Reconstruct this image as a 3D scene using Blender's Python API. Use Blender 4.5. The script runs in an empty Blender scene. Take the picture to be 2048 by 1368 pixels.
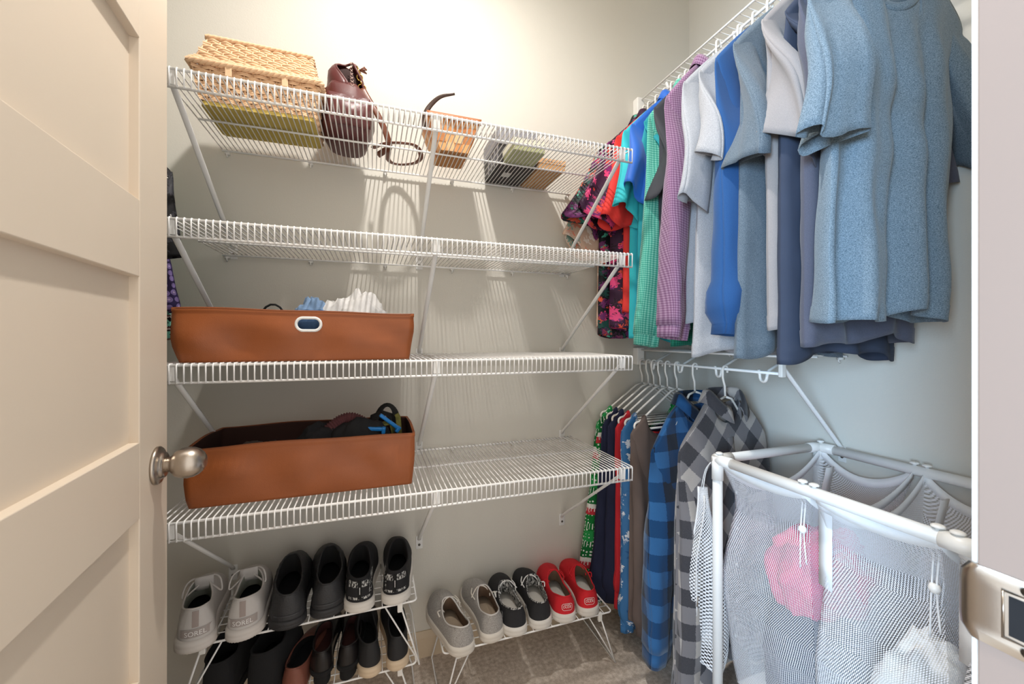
import bpy, math, random
from math import sin, cos, pi, sqrt, radians, atan2, exp
from mathutils import Vector, Matrix, noise

SC = bpy.context.scene
COL = SC.collection
# ------------------------------------------------------------------ camera, sky, lamps, exposure
EYE = 1.097
cd = bpy.data.cameras.new('camera'); cam = bpy.data.objects.new('camera', cd); COL.objects.link(cam)
cam.location = (0, 0, EYE)
cam.rotation_euler = (pi/2, 0, -math.atan(279/810))
cd.sensor_width = 36; cd.lens = 810/2048*36; cd.shift_y = -9/2048
cd.clip_start = 0.02
cd.dof.use_dof = True; cd.dof.focus_distance = 1.25; cd.dof.aperture_fstop = 9
SC.camera = cam

w = bpy.data.worlds.new('hall_daylight'); SC.world = w; w.use_nodes = True
w.node_tree.nodes['Background'].inputs[0].default_value = (1.0, 0.965, 0.92, 1)
w.node_tree.nodes['Background'].inputs[1].default_value = 1.05

def lamp(name, typ, loc, energy, color, **k):
    d = bpy.data.lights.new(name, typ); d.energy = energy; d.color = color
    for a, v in k.items(): setattr(d, a, v)
    o = bpy.data.objects.new(name, d); COL.objects.link(o); o.location = loc
    return o
lamp('ceiling_downlight', 'SPOT', (0.14, 0.78, 2.64), 54, (1.0, 0.965, 0.92), shadow_soft_size=0.03, spot_size=radians(165), spot_blend=1.0)
lamp('ceiling_lamp_spill', 'POINT', (0.14, 0.78, 2.63), 4.5, (1.0, 0.965, 0.92), shadow_soft_size=0.05)
win = lamp('bedroom_window_daylight', 'AREA', (-2.7, -1.6, 1.35), 185, (0.50, 0.74, 1.0), shape='RECTANGLE', size=1.3, size_y=1.3)
win.rotation_euler = (Vector((1.2, 0.75, 1.05)) - win.location).to_track_quat('-Z', 'Y').to_euler()

SC.view_settings.view_transform = 'Standard'; SC.view_settings.look = 'None'
SC.view_settings.gamma = 1; SC.view_settings.use_curve_mapping = False
SC.view_settings.exposure = 0.48
SC.cycles.transparent_max_bounces = 24
SC.cycles.max_bounces = 8

# ------------------------------------------------------------------ helpers
def lin(h):
    h = h.lstrip('#'); r = []
    for i in (0, 2, 4):
        c = int(h[i:i+2], 16)/255
        r.append(c/12.92 if c <= .04045 else ((c+.055)/1.055)**2.4)
    return (r[0], r[1], r[2], 1)

class NT:
    def __init__(s, name):
        s.m = bpy.data.materials.new(name); s.m.use_nodes = True
        s.t = s.m.node_tree; s.n = s.t.nodes; s.b = s.n['Principled BSDF']
    def add(s, typ, **k):
        n = s.n.new(typ)
        for a, v in k.items():
            if a.startswith('i_'):
                key = a[2:]; key = int(key) if key.isdigit() else key.replace('_', ' ')
                if hasattr(v, 'is_linked') or hasattr(v, 'links'): s.t.links.new(v, n.inputs[key])
                else: n.inputs[key].default_value = v
            else: setattr(n, a, v)
        return n
    def link(s, a, b): s.t.links.new(a, b)
    def math(s, op, a, b=0.0, c=None):
        n = s.n.new('ShaderNodeMath'); n.operation = op
        for i, v in enumerate((a, b, c)):
            if v is None: continue
            if isinstance(v, (int, float)): n.inputs[i].default_value = v
            else: s.link(v, n.inputs[i])
        return n.outputs[0]
    def mix(s, f, a, b):
        n = s.n.new('ShaderNodeMix'); n.data_type = 'RGBA'
        for k, v in ((0, f), (6, a), (7, b)):
            if isinstance(v, (int, float, tuple)): n.inputs[k].default_value = v
            else: s.link(v, n.inputs[k])
        return n.outputs[2]
    def ramp(s, f, stops, const=False):
        n = s.n.new('ShaderNodeValToRGB'); e = n.color_ramp.elements
        if const: n.color_ramp.interpolation = 'CONSTANT'
        while len(e) < len(stops): e.new(.5)
        for el, (p, c) in zip(e, stops): el.position = p; el.color = c
        s.link(f, n.inputs[0]); return n.outputs[0]
    def coord(s, kind='Object'): return s.n.new('ShaderNodeTexCoord').outputs[kind]
    def noise(s, scale, detail=3, vec=None, out=0):
        n = s.n.new('ShaderNodeTexNoise'); n.inputs['Scale'].default_value = scale; n.inputs['Detail'].default_value = detail
        s.link(vec if vec is not None else s.coord(), n.inputs['Vector']); return n.outputs[out]
    def vor(s, scale, vec=None, rnd=1.0, feature='F1'):
        n = s.n.new('ShaderNodeTexVoronoi'); n.feature = feature; n.inputs['Scale'].default_value = scale
        n.inputs['Randomness'].default_value = rnd
        s.link(vec if vec is not None else s.coord(), n.inputs['Vector']); return n
    def bump(s, h, strength, dist=.001):
        n = s.n.new('ShaderNodeBump'); n.inputs['Strength'].default_value = strength; n.inputs['Distance'].default_value = dist
        s.link(h, n.inputs['Height']); s.link(n.outputs[0], s.b.inputs['Normal'])
    def done(s, col, rough=.6, metal=0, spec=.5, sheen=0, coat=0):
        if isinstance(col, tuple): s.b.inputs['Base Color'].default_value = col
        else: s.link(col, s.b.inputs['Base Color'])
        s.b.inputs['Roughness'].default_value = rough; s.b.inputs['Metallic'].default_value = metal
        s.b.inputs['Specular IOR Level'].default_value = spec
        s.b.inputs['Sheen Weight'].default_value = sheen; s.b.inputs['Coat Weight'].default_value = coat
        return s.m

def plain(name, c, rough=.6, metal=0, var=.06, vs=25, bump=0, bs=300, bd=.001, spec=.5, sheen=0, coat=0):
    t = NT(name); c = lin(c)
    lo = tuple(x*(1-var) for x in c[:3])+(1,); hi = tuple(min(1, x*(1+var)) for x in c[:3])+(1,)
    col = t.mix(t.noise(vs), lo, hi)
    if bump: t.bump(t.noise(bs, 2), bump, bd)
    return t.done(col, rough, metal, spec, sheen, coat)

def heather(name, a, b, scale=420, bump=.35, contrast=(.35, .65)):
    t = NT(name)
    mp = t.add('ShaderNodeMapping', i_Vector=t.coord()); mp.inputs['Scale'].default_value = (1, 1, 2.2)
    f = t.noise(scale, 2, mp.outputs[0])
    col = t.ramp(f, [(contrast[0], lin(a)), (contrast[1], lin(b))])
    big = t.noise(9, 3)
    col = t.mix(t.math('MULTIPLY', big, .25), col, lin(a))
    t.bump(f, bump, .0008)
    return t.done(col, .95, 0, .1, .15)

def uvm(t, size, rot=0):
    n = t.add('ShaderNodeMapping', i_Vector=t.coord('UV'))
    n.inputs['Scale'].default_value = (1/size, 1/size, 1); n.inputs['Rotation'].default_value = (0, 0, rot)
    x = t.add('ShaderNodeSeparateXYZ', i_Vector=n.outputs[0]); return x.outputs[0], x.outputs[1], n.outputs[0]

def plaid(name, dark, mid, light, size, rot=0, fuzz=True):
    t = NT(name); u, v, _ = uvm(t, 2*size, rot)
    if fuzz:
        nz = t.math('MULTIPLY', t.math('SUBTRACT', t.noise(260), .5), .06)
        u = t.math('ADD', u, nz); v = t.math('ADD', v, nz)
    su = t.math('GREATER_THAN', t.math('FRACT', u), .5); sv = t.math('GREATER_THAN', t.math('FRACT', v), .5)
    k = t.math('MULTIPLY', t.math('ADD', su, sv), .5)
    col = t.ramp(k, [(0, lin(light)), (.25, lin(mid)), (.75, lin(dark))], True)
    f = t.noise(700, 2)
    col = t.mix(t.math('MULTIPLY', f, .35), col, lin(mid))
    t.bump(f, .3, .0008)
    return t.done(col, .95, 0, .1, .2)

def floral(name, base, cols, scale=22, seed=0.0):
    t = NT(name); _, _, vec = uvm(t, 1.0)
    off = t.add('ShaderNodeVectorMath', operation='ADD', i_0=vec); off.inputs[1].default_value = (seed, seed*1.7, seed)
    nz = t.noise(60, 2, off.outputs[0], 1)
    d = t.add('ShaderNodeMixRGB', i_Fac=.035, i_Color1=off.outputs[0], i_Color2=nz)
    col = lin(base)
    for i, (c, rad) in enumerate(cols):
        o2 = t.add('ShaderNodeVectorMath', operation='ADD', i_0=d.outputs[0]); o2.inputs[1].default_value = (i*.37, i*.61, 0)
        vn = t.vor(scale*(1+.18*i), o2.outputs[0], 1.0)
        sub = t.add('ShaderNodeVectorMath', operation='SUBTRACT', i_0=o2.outputs[0], i_1=vn.outputs['Position'])
        sx = t.add('ShaderNodeSeparateXYZ', i_Vector=sub.outputs[0])
        ang = t.math('ARCTAN2', sx.outputs[1], sx.outputs[0])
        pet = t.math('ADD', .55, t.math('MULTIPLY', t.math('ABSOLUTE', t.math('SINE', t.math('MULTIPLY', ang, 4.0))), .55))
        hit = t.math('LESS_THAN', vn.outputs['Distance'], t.math('MULTIPLY', pet, rad*scale*(1+.18*i)))
        hit = t.math('MULTIPLY', hit, t.math('GREATER_THAN', t.add('ShaderNodeSeparateXYZ', i_Vector=vn.outputs['Color']).outputs[0], .3))
        col = t.mix(hit, col, lin(c))
    t.bump(t.noise(500, 2), .2, .0006)
    return t.done(col, .6, 0, .3)

def dots(name, base, dot, size):
    t = NT(name); u, v, vec = uvm(t, size)
    vn = t.vor(1.0, vec, .25)
    a = t.math('LESS_THAN', vn.outputs['Distance'], .42); b = t.math('LESS_THAN', vn.outputs['Distance'], .16)
    col = t.mix(a, lin(base), lin(dot)); col = t.mix(b, col, lin('#b9a6cc'))
    return t.done(col, .7, 0, .3)

def knit(name, stops, period, spark, sc=70):
    """horizontal knit bands with small white motifs"""
    t = NT(name); u, v, vec = uvm(t, period)
    band = t.ramp(t.math('FRACT', v), stops, True)
    vn = t.vor(sc*period, vec, .35)
    hit = t.math('LESS_THAN', vn.outputs['Distance'], .26)
    zig = t.math('GREATER_THAN', t.math('SINE', t.math('ADD', t.math('MULTIPLY', u, 6.28*9*period/.1), 0)), .75)
    zig = t.math('MULTIPLY', zig, t.math('GREATER_THAN', t.math('SINE', t.math('MULTIPLY', v, 6.28*3)), .55))
    hit = t.math('MAXIMUM', hit, zig)
    col = t.mix(hit, band, lin(spark))
    t.bump(t.noise(500, 2), .4, .001)
    return t.done(col, .95, 0, .1)

def netting(name, c='#eeeef2', size=.0042, hole=.34):
    t = NT(name); u, v, vec = uvm(t, size)
    s = t.math('MULTIPLY', t.math('COSINE', t.math('MULTIPLY', t.math('ADD', u, t.math('MULTIPLY', v, .5)), 6.2832)), 1)
    s2 = t.math('COSINE', t.math('MULTIPLY', t.math('SUBTRACT', u, t.math('MULTIPLY', v, .5)), 6.2832))
    k = t.math('GREATER_THAN', t.math('ADD', s, s2), hole)
    al = t.math('SUBTRACT', 1.0, k)
    t.link(al, t.b.inputs['Alpha'])
    return t.done(lin(c), .6, 0, .3)

class M:
    def __init__(s): s.v = []; s.f = []; s.uv = {}
    def add(s, vs, fs):
        o = len(s.v); s.v += [tuple(p) for p in vs]; s.f += [tuple(i+o for i in f) for f in fs]; return o
    def box(s, x0, x1, y0, y1, z0, z1):
        s.add([(x0, y0, z0), (x1, y0, z0), (x1, y1, z0), (x0, y1, z0), (x0, y0, z1), (x1, y0, z1), (x1, y1, z1), (x0, y1, z1)],
              [(0, 3, 2, 1), (4, 5, 6, 7), (0, 1, 5, 4), (1, 2, 6, 5), (2, 3, 7, 6), (3, 0, 4, 7)]); return s
    def loft(s, rings, closed=True, cap0=False, cap1=False, uvs=None):
        n = len(rings[0]); o = len(s.v)
        for r in rings: s.v += [tuple(p) for p in r]
        if uvs:
            i = o
            for r in uvs:
                for q in r: s.uv[i] = q; i += 1
        for j in range(len(rings)-1):
            for i in range(n if closed else n-1):
                k = (i+1) % n
                s.f.append((o+j*n+i, o+j*n+k, o+(j+1)*n+k, o+(j+1)*n+i))
        if cap0: s.f.append(tuple(o+i for i in range(n))[::-1])
        if cap1: s.f.append(tuple(o+(len(rings)-1)*n+i for i in range(n)))
        return s
    def tube(s, pts, r, n=8, caps=True, closed=False, flat=1.0, up=None):
        pts = [Vector(p) for p in pts]; N = len(pts); rings = []
        prev = None
        for i, p in enumerate(pts):
            a = pts[(i-1) % N] if (closed or i > 0) else p
            b = pts[(i+1) % N] if (closed or i < N-1) else p
            t = (b-a)
            if t.length < 1e-9: t = Vector((0, 0, 1))
            t.normalize()
            if prev is None:
                ref = Vector(up) if up else (Vector((0, 0, 1)) if abs(t.z) < .9 else Vector((1, 0, 0)))
                u = (ref-t*ref.dot(t)).normalized()
            else:
                if up:
                    ref = Vector(up); u = ref-t*ref.dot(t)
                    u = u.normalized() if u.length > 1e-4 else prev
                else:
                    u = prev-t*prev.dot(t)
                    u = u.normalized() if u.length > 1e-6 else prev
            prev = u; q = t.cross(u)
            rr = r[i] if isinstance(r, (list, tuple)) else r
            rings.append([p+u*(rr*flat*cos(2*pi*k/n+pi/n))+q*(rr*sin(2*pi*k/n+pi/n)) for k in range(n)])
        if closed:
            rings.append(rings[0]); s.loft(rings)
        else: s.loft(rings, True, caps, caps)
        return s
    def lathe(s, prof, n=24, axis='z', at=(0, 0, 0)):
        rings = []
        for r, h in prof:
            ring = []
            for k in range(n):
                a = 2*pi*k/n; c, d = r*cos(a), r*sin(a)
                p = {'z': (c, d, h), 'x': (h, c, d), 'y': (d, h, c)}[axis]
                ring.append((p[0]+at[0], p[1]+at[1], p[2]+at[2]))
            rings.append(ring)
        return s.loft(rings, True, True, True)

def obj(name, m, mat, parent=None, smooth=True, bevel=0, solid=0, soff=0, sub=0, label=None, stuff=False):
    me = bpy.data.meshes.new(name); me.from_pydata(m.v, [], m.f); me.update()
    if m.uv:
        L = me.uv_layers.new(name='UVMap')
        for lp in me.loops: L.data[lp.index].uv = m.uv.get(lp.vertex_index, (0, 0))
    if smooth:
        me.polygons.foreach_set('use_smooth', [True]*len(me.polygons))
    if mat: me.materials.append(mat)
    o = bpy.data.objects.new(name, me); COL.objects.link(o)
    if parent: o.parent = parent
    if sub: d = o.modifiers.new('s', 'SUBSURF'); d.levels = d.render_levels = sub
    if solid: d = o.modifiers.new('t', 'SOLIDIFY'); d.thickness = solid; d.offset = soff
    if bevel: d = o.modifiers.new('b', 'BEVEL'); d.width = bevel; d.segments = 2; d.limit_method = 'ANGLE'
    if label: o['label'] = label
    if stuff: o['kind'] = 'stuff'
    return o
def boxo(name, b, mat, parent=None, bevel=0, **k): return obj(name, M().box(*b), mat, parent, False, bevel, **k)
def thing(name, label, cat, loc=(0, 0, 0), rot=0, group=None):
    o = bpy.data.objects.new(name, None); COL.objects.link(o); o.empty_display_size = .05
    o.location = loc; o.rotation_euler = (0, 0, rot) if isinstance(rot, (int, float)) else rot
    tag(o, label, cat, group); return o
def tag(o, label, cat, group=None):
    o['label'] = label; o['category'] = cat
    if group: o['group'] = group
    return o
def struct(o): o['kind'] = 'structure'; return o
def textmesh(s, size, ext=0.0005):
    c = bpy.data.curves.new('t', 'FONT'); c.body = s; c.size = size; c.align_x = 'CENTER'; c.align_y = 'CENTER'; c.resolution_u = 3
    o = bpy.data.objects.new('t', c); COL.objects.link(o)
    me = bpy.data.meshes.new_from_object(o.evaluated_get(bpy.context.evaluated_depsgraph_get()))
    m = M(); m.v = [tuple(v.co) for v in me.vertices]; m.f = [tuple(p.vertices) for p in me.polygons]
    bpy.data.objects.remove(o); bpy.data.curves.remove(c); bpy.data.meshes.remove(me)
    return m
def arc(cx, cz, r, a0, a1, n, y=0): return [(cx+r*cos(radians(a0+(a1-a0)*i/n)), y, cz+r*sin(radians(a0+(a1-a0)*i/n))) for i in range(n+1)]
def rrect(hx, hy, r, n=6, z=0.0):
    pts = []
    for (sx, sy, a) in ((1, 1, 0), (-1, 1, 90), (-1, -1, 180), (1, -1, 270)):
        for i in range(n+1):
            t = radians(a+90*i/n); pts.append((sx*(hx-r)+r*cos(t), sy*(hy-r)+r*sin(t), z))
    return pts
def lerp(a, b, t): return a+(b-a)*t
def sstep(t): t = max(0, min(1, t)); return t*t*(3-2*t)

# ------------------------------------------------------------------ materials
def wall_mat():
    t = NT('wall_paint'); n = t.noise(230, 3)
    col = t.mix(t.noise(3), lin('#d6d2c8'), lin('#d9d5cb')); t.bump(n, .22, .0012)
    return t.done(col, .75, 0, .25)
WALL = wall_mat()
def carpet_mat():
    t = NT('carpet'); 
    a = t.noise(75, 4); b = t.noise(420, 2); c = t.noise(5, 3)
    f = t.math('ADD', t.math('ADD', t.math('MULTIPLY', a, .45), t.math('MULTIPLY', b, .4)), t.math('MULTIPLY', c, .15))
    col = t.ramp(f, [(.34, lin('#a39484')), (.5, lin('#cdbfb1')), (.66, lin('#efe5da'))])
    t.bump(f, .7, .002)
    return t.done(col, 1.0, 0, .05)
CARPET = carpet_mat()
DOORW = plain('door_paint', '#dccdba', .5, var=.02, vs=6, bump=.12, bs=90, bd=.0006)
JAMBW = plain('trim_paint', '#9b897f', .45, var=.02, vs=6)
BASEW = plain('baseboard_paint', '#d2bfa4', .5, var=.03)
WIRE = plain('white_vinyl_wire', '#fbfaf8', .35, var=.01)
METALW = plain('white_enamel', '#e9e8e5', .4, var=.02)
PLASTW = plain('white_plastic', '#f1efea', .35, var=.01)
HANGW = plain('hanger_plastic', '#f3eee6', .35, var=.01)
NICKEL = plain('brushed_nickel', '#b9aea2', .3, 1, var=.05, bump=.1, bs=500, bd=.0003)
STEEL = plain('screw_steel', '#6f6a64', .35, 1, var=.1)
DARK = plain('dark_hole', '#15161a', .8)
BLACK = plain('black_cloth', '#1b1b1e', .85, var=.15, bump=.3, bs=500)
BRASS = plain('brass', '#c9a45a', .25, 1, var=.05)

# ------------------------------------------------------------------ room
YB, XR, XL, YF, HC = 1.4226, 1.309, -1.03, .19, 2.74
struct(boxo('floor', (XL-.1, XR+.1, -1.2, YB+.1, -.06, 0), CARPET))
struct(boxo('ceiling', (XL-.1, XR+.1, YF-.1, YB+.1, HC, HC+.06), plain('ceiling_paint', '#e4e2dc', .8)))
struct(boxo('wall_back', (XL-.1, XR+.1, YB, YB+.08, 0, HC), WALL))
struct(boxo('wall_right', (XR, XR+.08, YF-.1, YB, 0, HC), WALL))
struct(boxo('wall_left', (XL-.08, XL, YF-.1, YB, 0, HC), WALL))
DX0, DX1, DH = -.294, .486, 2.05
fw = M(); fw.box(XL, DX0-.02, .085, YF, 0, HC); fw.box(DX1+.02, XR, .085, YF, 0, HC); fw.box(DX0-.02, DX1+.02, .085, YF, DH+.02, HC)
struct(obj('wall_front', fw, WALL, None, False))
def skirting(name, a, b, n):
    m = M(); d = Vector(b)-Vector(a); nn = Vector(n)
    prof = [(.0, 0), (.012, 0), (.012, .066), (.009, .078), (.004, .085), (0, .085)]
    m.loft([[Vector(a)+nn*q+Vector((0, 0, z)) for q, z in prof], [Vector(b)+nn*q+Vector((0, 0, z)) for q, z in prof]], True, True, True)
    return struct(obj(name, m, BASEW, None, False))
skirting('baseboard_back', (XL, YB, 0), (XR, YB, 0), (0, -1, 0))
skirting('baseboard_right', (XR, YB-.012, 0), (XR, YF, 0), (-1, 0, 0))
skirting('baseboard_left', (XL, YF, 0), (XL, YB-.012, 0), (1, 0, 0))
# door frame: jamb, casing, strike plate
tr = struct(bpy.data.objects.new('trim_1', None)); COL.objects.link(tr)
boxo('jamb', (DX1, DX1+.02, .07, .1966, 0, DH), JAMBW, tr, .0012)
boxo('casing', (DX1+.004, DX1+.064, .1901, .2025, 0, DH+.06), PLASTW, tr, .002)
boxo('jamb_head', (DX0-.02, DX1, .07, .1966, DH, DH+.02), JAMBW, tr, .0012)
boxo('hinge_jamb', (DX0-.02, DX0, .07, .1966, 0, DH), JAMBW, tr, .0012)
def strike():
    m = M(); z0, z1 = .8415, .9045; x = DX1
    prof = [(x-.0012, .140), (x-.0015, .1985), (x-.0035, .2035), (x+.0005, .2085), (x+.003, .2085), (x+.001, .204), (x-.0003, .199), (x-.0001, .140)]
    prof = [(x-.0016, .138), (x-.0016, .196), (x-.0026, .2005), (x-.0010, .2058), (x+.0016, .2085), (x+.0016, .2070), (x+.0004, .205), (x-.0008, .2005), (x-.0002, .196), (x-.0002, .138)]
    rings = []
    for k in range(9):
        z = lerp(z0, z1, k/8); inset = 0
        e = abs(k/8-.5)*2; inset = .006*max(0, (e-.6)/.4)**2
        rings.append([(px, py-(inset if py > .197 else 0), z) for px, py in prof])
    m.loft(rings, True, True, True)
    o = obj('strike_plate', m, NICKEL, tr, True, label='brushed metal strike plate with curved lip')
    boxo('latch_hole_shade', (x-.0020, x-.0014, .150, .178, .857, .889), DARK, o)  # thin near-black plate painting the shade inside the latch hole
    fr = M(); fr.tube([(x-.0022, .147, .854), (x-.0022, .181, .854), (x-.0022, .181, .892), (x-.0022, .147, .892)], .0012, 6, closed=True)
    obj('latch_rim', fr, NICKEL, o)
    for z in (.849, .897):
        obj('screw', M().lathe([(.0004, -.0035), (.0034, -.003), (.0038, -.0016), (.0038, 0)], 14, 'x', (x, .168, z)), STEEL, o)
strike()

# panelled door standing open along the left
def door():
    ang = atan2(.929-.195, -.364+.294)
    d = struct(bpy.data.objects.new('door_1', None)); COL.objects.link(d)
    d.location = (-.294, .195, 0); d.rotation_euler = (0, 0, ang)
    Wd, T, st = .737, .035, .122
    ps = [(.17, .424), (.547, .807), (.929, 1.194), (1.317, 1.576), (1.70, 1.93)]
    boxo('stile', (Wd-st, Wd, 0, T, .008, 2.04), DOORW, d, .0015); boxo('stile', (0, st, 0, T, .008, 2.04), DOORW, d, .0015)
    zs = [.008]+[q for p in ps for q in p]+[2.04]
    for i in range(0, len(zs), 2):
        boxo('rail', (st, Wd-st, 0, T, zs[i], zs[i+1]), DOORW, d, .0012)
    for a, b in ps:
        boxo('panel', (st-.002, Wd-st+.002, .0135, T-.0135, a-.002, b+.002), DOORW, d)
    kx, kz = Wd-.053, .872
    for sgn, base in ((-1, 0), (1, T)):
        k = obj('door_knob', M().lathe([(.011, 0), (.0115, .0145), (.0135, .017), (.0132, .020), (.0165, .0225), (.0225, .028), (.0262, .036), (.0275, .045), (.0262, .054), (.0225, .062), (.0165, .068), (.009, .072), (.0005, .0735)][::1], 32, 'y'), NICKEL, d, label='brushed nickel egg-shaped knob')
        k.location = (kx, base, kz); 
        if sgn < 0: k.rotation_euler = (pi, 0, 0)
        r = obj('rosette', M().lathe([(.033, 0), (.033, .0035), (.0305, .0065), (.025, .0075), (.0225, .0105), (.0215, .013), (.018, .0145), (.0115, .016)], 36, 'y'), NICKEL, k)
        b = obj('lock_pin', M().lathe([(.0022, .012), (.0022, .0175), (.0012, .019), (.0002, .0192)], 12, 'y', (.015, 0, 0)), STEEL, k)
    boxo('latch_plate', (Wd-.0005, Wd+.0012, .006, .029, kz-.028, kz+.028), NICKEL, d)
    for z in (.2, 1.02, 1.84):
        obj('hinge', M().tube([(-.004, -.004, z-.045), (-.004, -.004, z+.045)], .005, 10), NICKEL, d)
door()

# ------------------------------------------------------------------ wire shelving on the back wall
SX0, SX1, SY0 = -.42, .724, 1.0165
SHELF_Z = (1.654, 1.345, 1.042, .716)
SN = ('topmost', 'second', 'third', 'lowest')
def brace_meshes(parent, x, ztop, drop):
    f = M(); a = Vector((x, SY0+.012, ztop-.026)); b = Vector((x, YB-.012, ztop-drop+.012))
    f.tube([a+Vector((0, -.006, .012)), a, b, b+Vector((0, .0105, -.012))], .0066, 8, flat=.62)
    o = obj('brace', f, METALW, parent)
    boxo('foot_plate', (x-.0115, x+.0115, YB-.003, YB-.0003, ztop-drop-.033, ztop-drop+.012), METALW, o, .004)
    obj('screw', M().lathe([(.0042, 0), (.0042, -.001), (.003, -.0026), (.0005, -.003)], 14, 'y', (x, YB-.003, ztop-drop-.018)), STEEL, o)
    bx = M().box(x-.009, x+.009, SY0-.0005, SY0+.010, ztop-.036, ztop-.004)
    obj('brace_clip', bx, METALW, o, False, .002)
def back_shelf(i, z):
    root = thing('wire_shelf', ['topmost white wire shelf on the back wall, carrying basket, handbag and boxes',
        'second white wire shelf from the top on the back wall, empty', 'third white wire shelf from the top, brown bin with oval grip standing on it',
        'lowest white wire shelf on the back wall, carrying the open brown bin'][i], 'wire shelf', (0, 0, 0))
    rr = .0030
    obj('front_top_rail', M().tube([(SX0-.002, SY0, z-.003), (SX1+.002, SY0, z-.003)], rr, 8), WIRE, root)
    obj('front_bottom_rail', M().tube([(SX0-.002, SY0+.001, z-.040), (SX1+.002, SY0+.001, z-.040)], rr*.95, 8), WIRE, root)
    obj('middle_rail', M().tube([(SX0+.004, 1.225, z-.0045), (SX1-.004, 1.225, z-.0045)], rr*.9, 8), WIRE, root)
    obj('back_rail', M().tube([(SX0, 1.4085, z-.0045), (SX1, 1.4085, z-.0045)], rr, 8), WIRE, root)
    wm = M(); n = 90
    for k in range(n+1):
        x = lerp(SX0, SX1, k/n); r = .0016
        wm.tube([(x, 1.411, z), (x, SY0-.001, z), (x, SY0-.0036, z-.003), (x, SY0-.0026, z-.041)], r, 6)
    obj('deck_wires', wm, WIRE, root, stuff=True)
    drop = (.290, .298, .315, .313)[i]
    for x in (-.395, .152, .694): brace_meshes(root, x, z, drop)
    for k in range(6):
        x = lerp(SX0+.012, SX1-.012, k/5)
        c = M().box(x-.006, x+.006, 1.409, YB-.0005, z-.013, z-.0065); c.tube([(x, 1.4115, z-.006), (x, 1.409, z-.016), (x, 1.414, z-.022)], .0022, 6)
        obj('wall_clip', c, PLASTW, root)
for i, z in enumerate(SHELF_Z): back_shelf(i, z)

# ------------------------------------------------------------------ hanging shelves on the side walls
RX = 1.037
def side_shelf(name, label, y0, y1, z, sgn, xw, xf, hooks, step=.0254, brace=False):
    root = thing(name, label, 'wire shelf')
    rr = .0034
    for nm, x, zz, r in (('front_rail', xf, z, rr), ('hanging_bar', xf, z-.047, .0043), ('middle_rail', (xf+xw)/2, z-.004, .003), ('back_rail', xw-sgn*.014, z-.004, .003)):
        obj(nm, M().tube([(x, y0, zz), (x, y1, zz)], r, 8), WIRE, root)
    m = M(); n = int((y1-y0)/step)
    for k in range(n+1):
        y = y0+.01+(y1-y0-.02)*k/n
        m.tube([(xw-sgn*.012, y, z), (xf+sgn*.001, y, z+.002)], .0014, 6)
    obj('deck_wires', m, WIRE, root, stuff=True)
    if y1 > YB-.02:
        boxo('end_bracket', (xf-.019, xf+.015, YB-.034, YB-.0005, z-.060, z+.010), PLASTW, root, .004)
    for y in hooks:
        h = M(); r = .013
        pts = [(xf+sgn*.085, y, z-.004), (xf+sgn*.01, y-.002, z-.042), (xf+sgn*.003, y-.004, z-.052)]
        pts += [(xf, y+r-.017+r*cos(radians(a)), z-.056+r*1.25*sin(radians(a))) for a in range(0, -181, -20)]
        pts = [(xf+sgn*.085, y-.012, z-.004), (xf+sgn*.012, y-.006, z-.043)]+[(xf+sgn*.004*cos(radians(a)), y+.0+.014*cos(radians(a)), z-.056-.017*abs(sin(radians(a)))**.8) for a in range(180, -1, -20)]+[(xf, y+.014, z-.040)]
        h.tube(pts, .0042, 8)
        obj('bar_hook', h, PLASTW, root)
    for y in [y0+.02+(y1-y0-.05)*k/3 for k in range(4)]:
        c = M().box(xw-sgn*.014-.004, xw-sgn*.014+.004, y-.006, y+.006, z-.016, z-.004) if False else M().box(min(xw, xw-sgn*.018), max(xw, xw-sgn*.018), y-.006, y+.006, z-.014, z-.0075)
        c.tube([(xw-sgn*.016, y, z-.006), (xw-sgn*.019, y, z-.018), (xw-sgn*.012, y, z-.024)], .0024, 6)
        obj('wall_clip', c, PLASTW, root)
    if brace:
        boxo('end_cap', (xf-.008, xf+.009, y0-.006, y0+.006, z-.056, z+.005), PLASTW, root, .003)
        f = M(); f.tube([(xf, y0+.004, z-.012), (xf+sgn*.01, y0+.005, z-.03), (xw-sgn*.012, y0+.02, z-.268), (xw-sgn*.004, y0+.02, z-.285)], .0072, 8, flat=.6)
        o = obj('brace', f, METALW, root)
        boxo('foot_plate', (xw-.0035, xw-.0004, y0+.009, y0+.031, z-.315, z-.268), METALW, o, .001)
        obj('screw', M().lathe([(.0042, 0), (.0042, -.001), (.003, -.0026), (.0005, -.003)], 14, 'x', (xw-.0035, y0+.02, z-.30)), STEEL, o)
    else:
        for y in (.78, 1.25):
            if sgn > 0:
                f = M(); f.tube([(xf+.006, y, z-.01), (xf+.015, y, z-.03), (xw-.012, y, z-.27), (xw-.004, y, z-.285)], .006, 8, flat=.6)
                o = obj('brace', f, METALW, root)
                boxo('foot_plate', (xw-.0035, xw-.0004, y-.011, y+.011, z-.315, z-.268), METALW, o, .001)
    return root
ZU, ZL = 2.066, 1.046
side_shelf('hanging_shelf', 'upper white wire shelf with hanging bar along the right wall, full of shirts', .21, YB-.006, ZU, 1, XR, RX, (.36, .66, .93, 1.17))
side_shelf('hanging_shelf', 'short lower white wire shelf with hanging bar on the right wall, above the flannel shirts', .79, YB-.006, ZL, 1, XR, RX, (.845, 1.0, 1.17, 1.32), brace=True)
LX = -.76
side_shelf('hanging_shelf', 'white wire shelf with hanging bar on the left wall, mostly hidden behind the door', .95, YB-.006, 1.75, -1, XL, LX, (1.1,))

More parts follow.
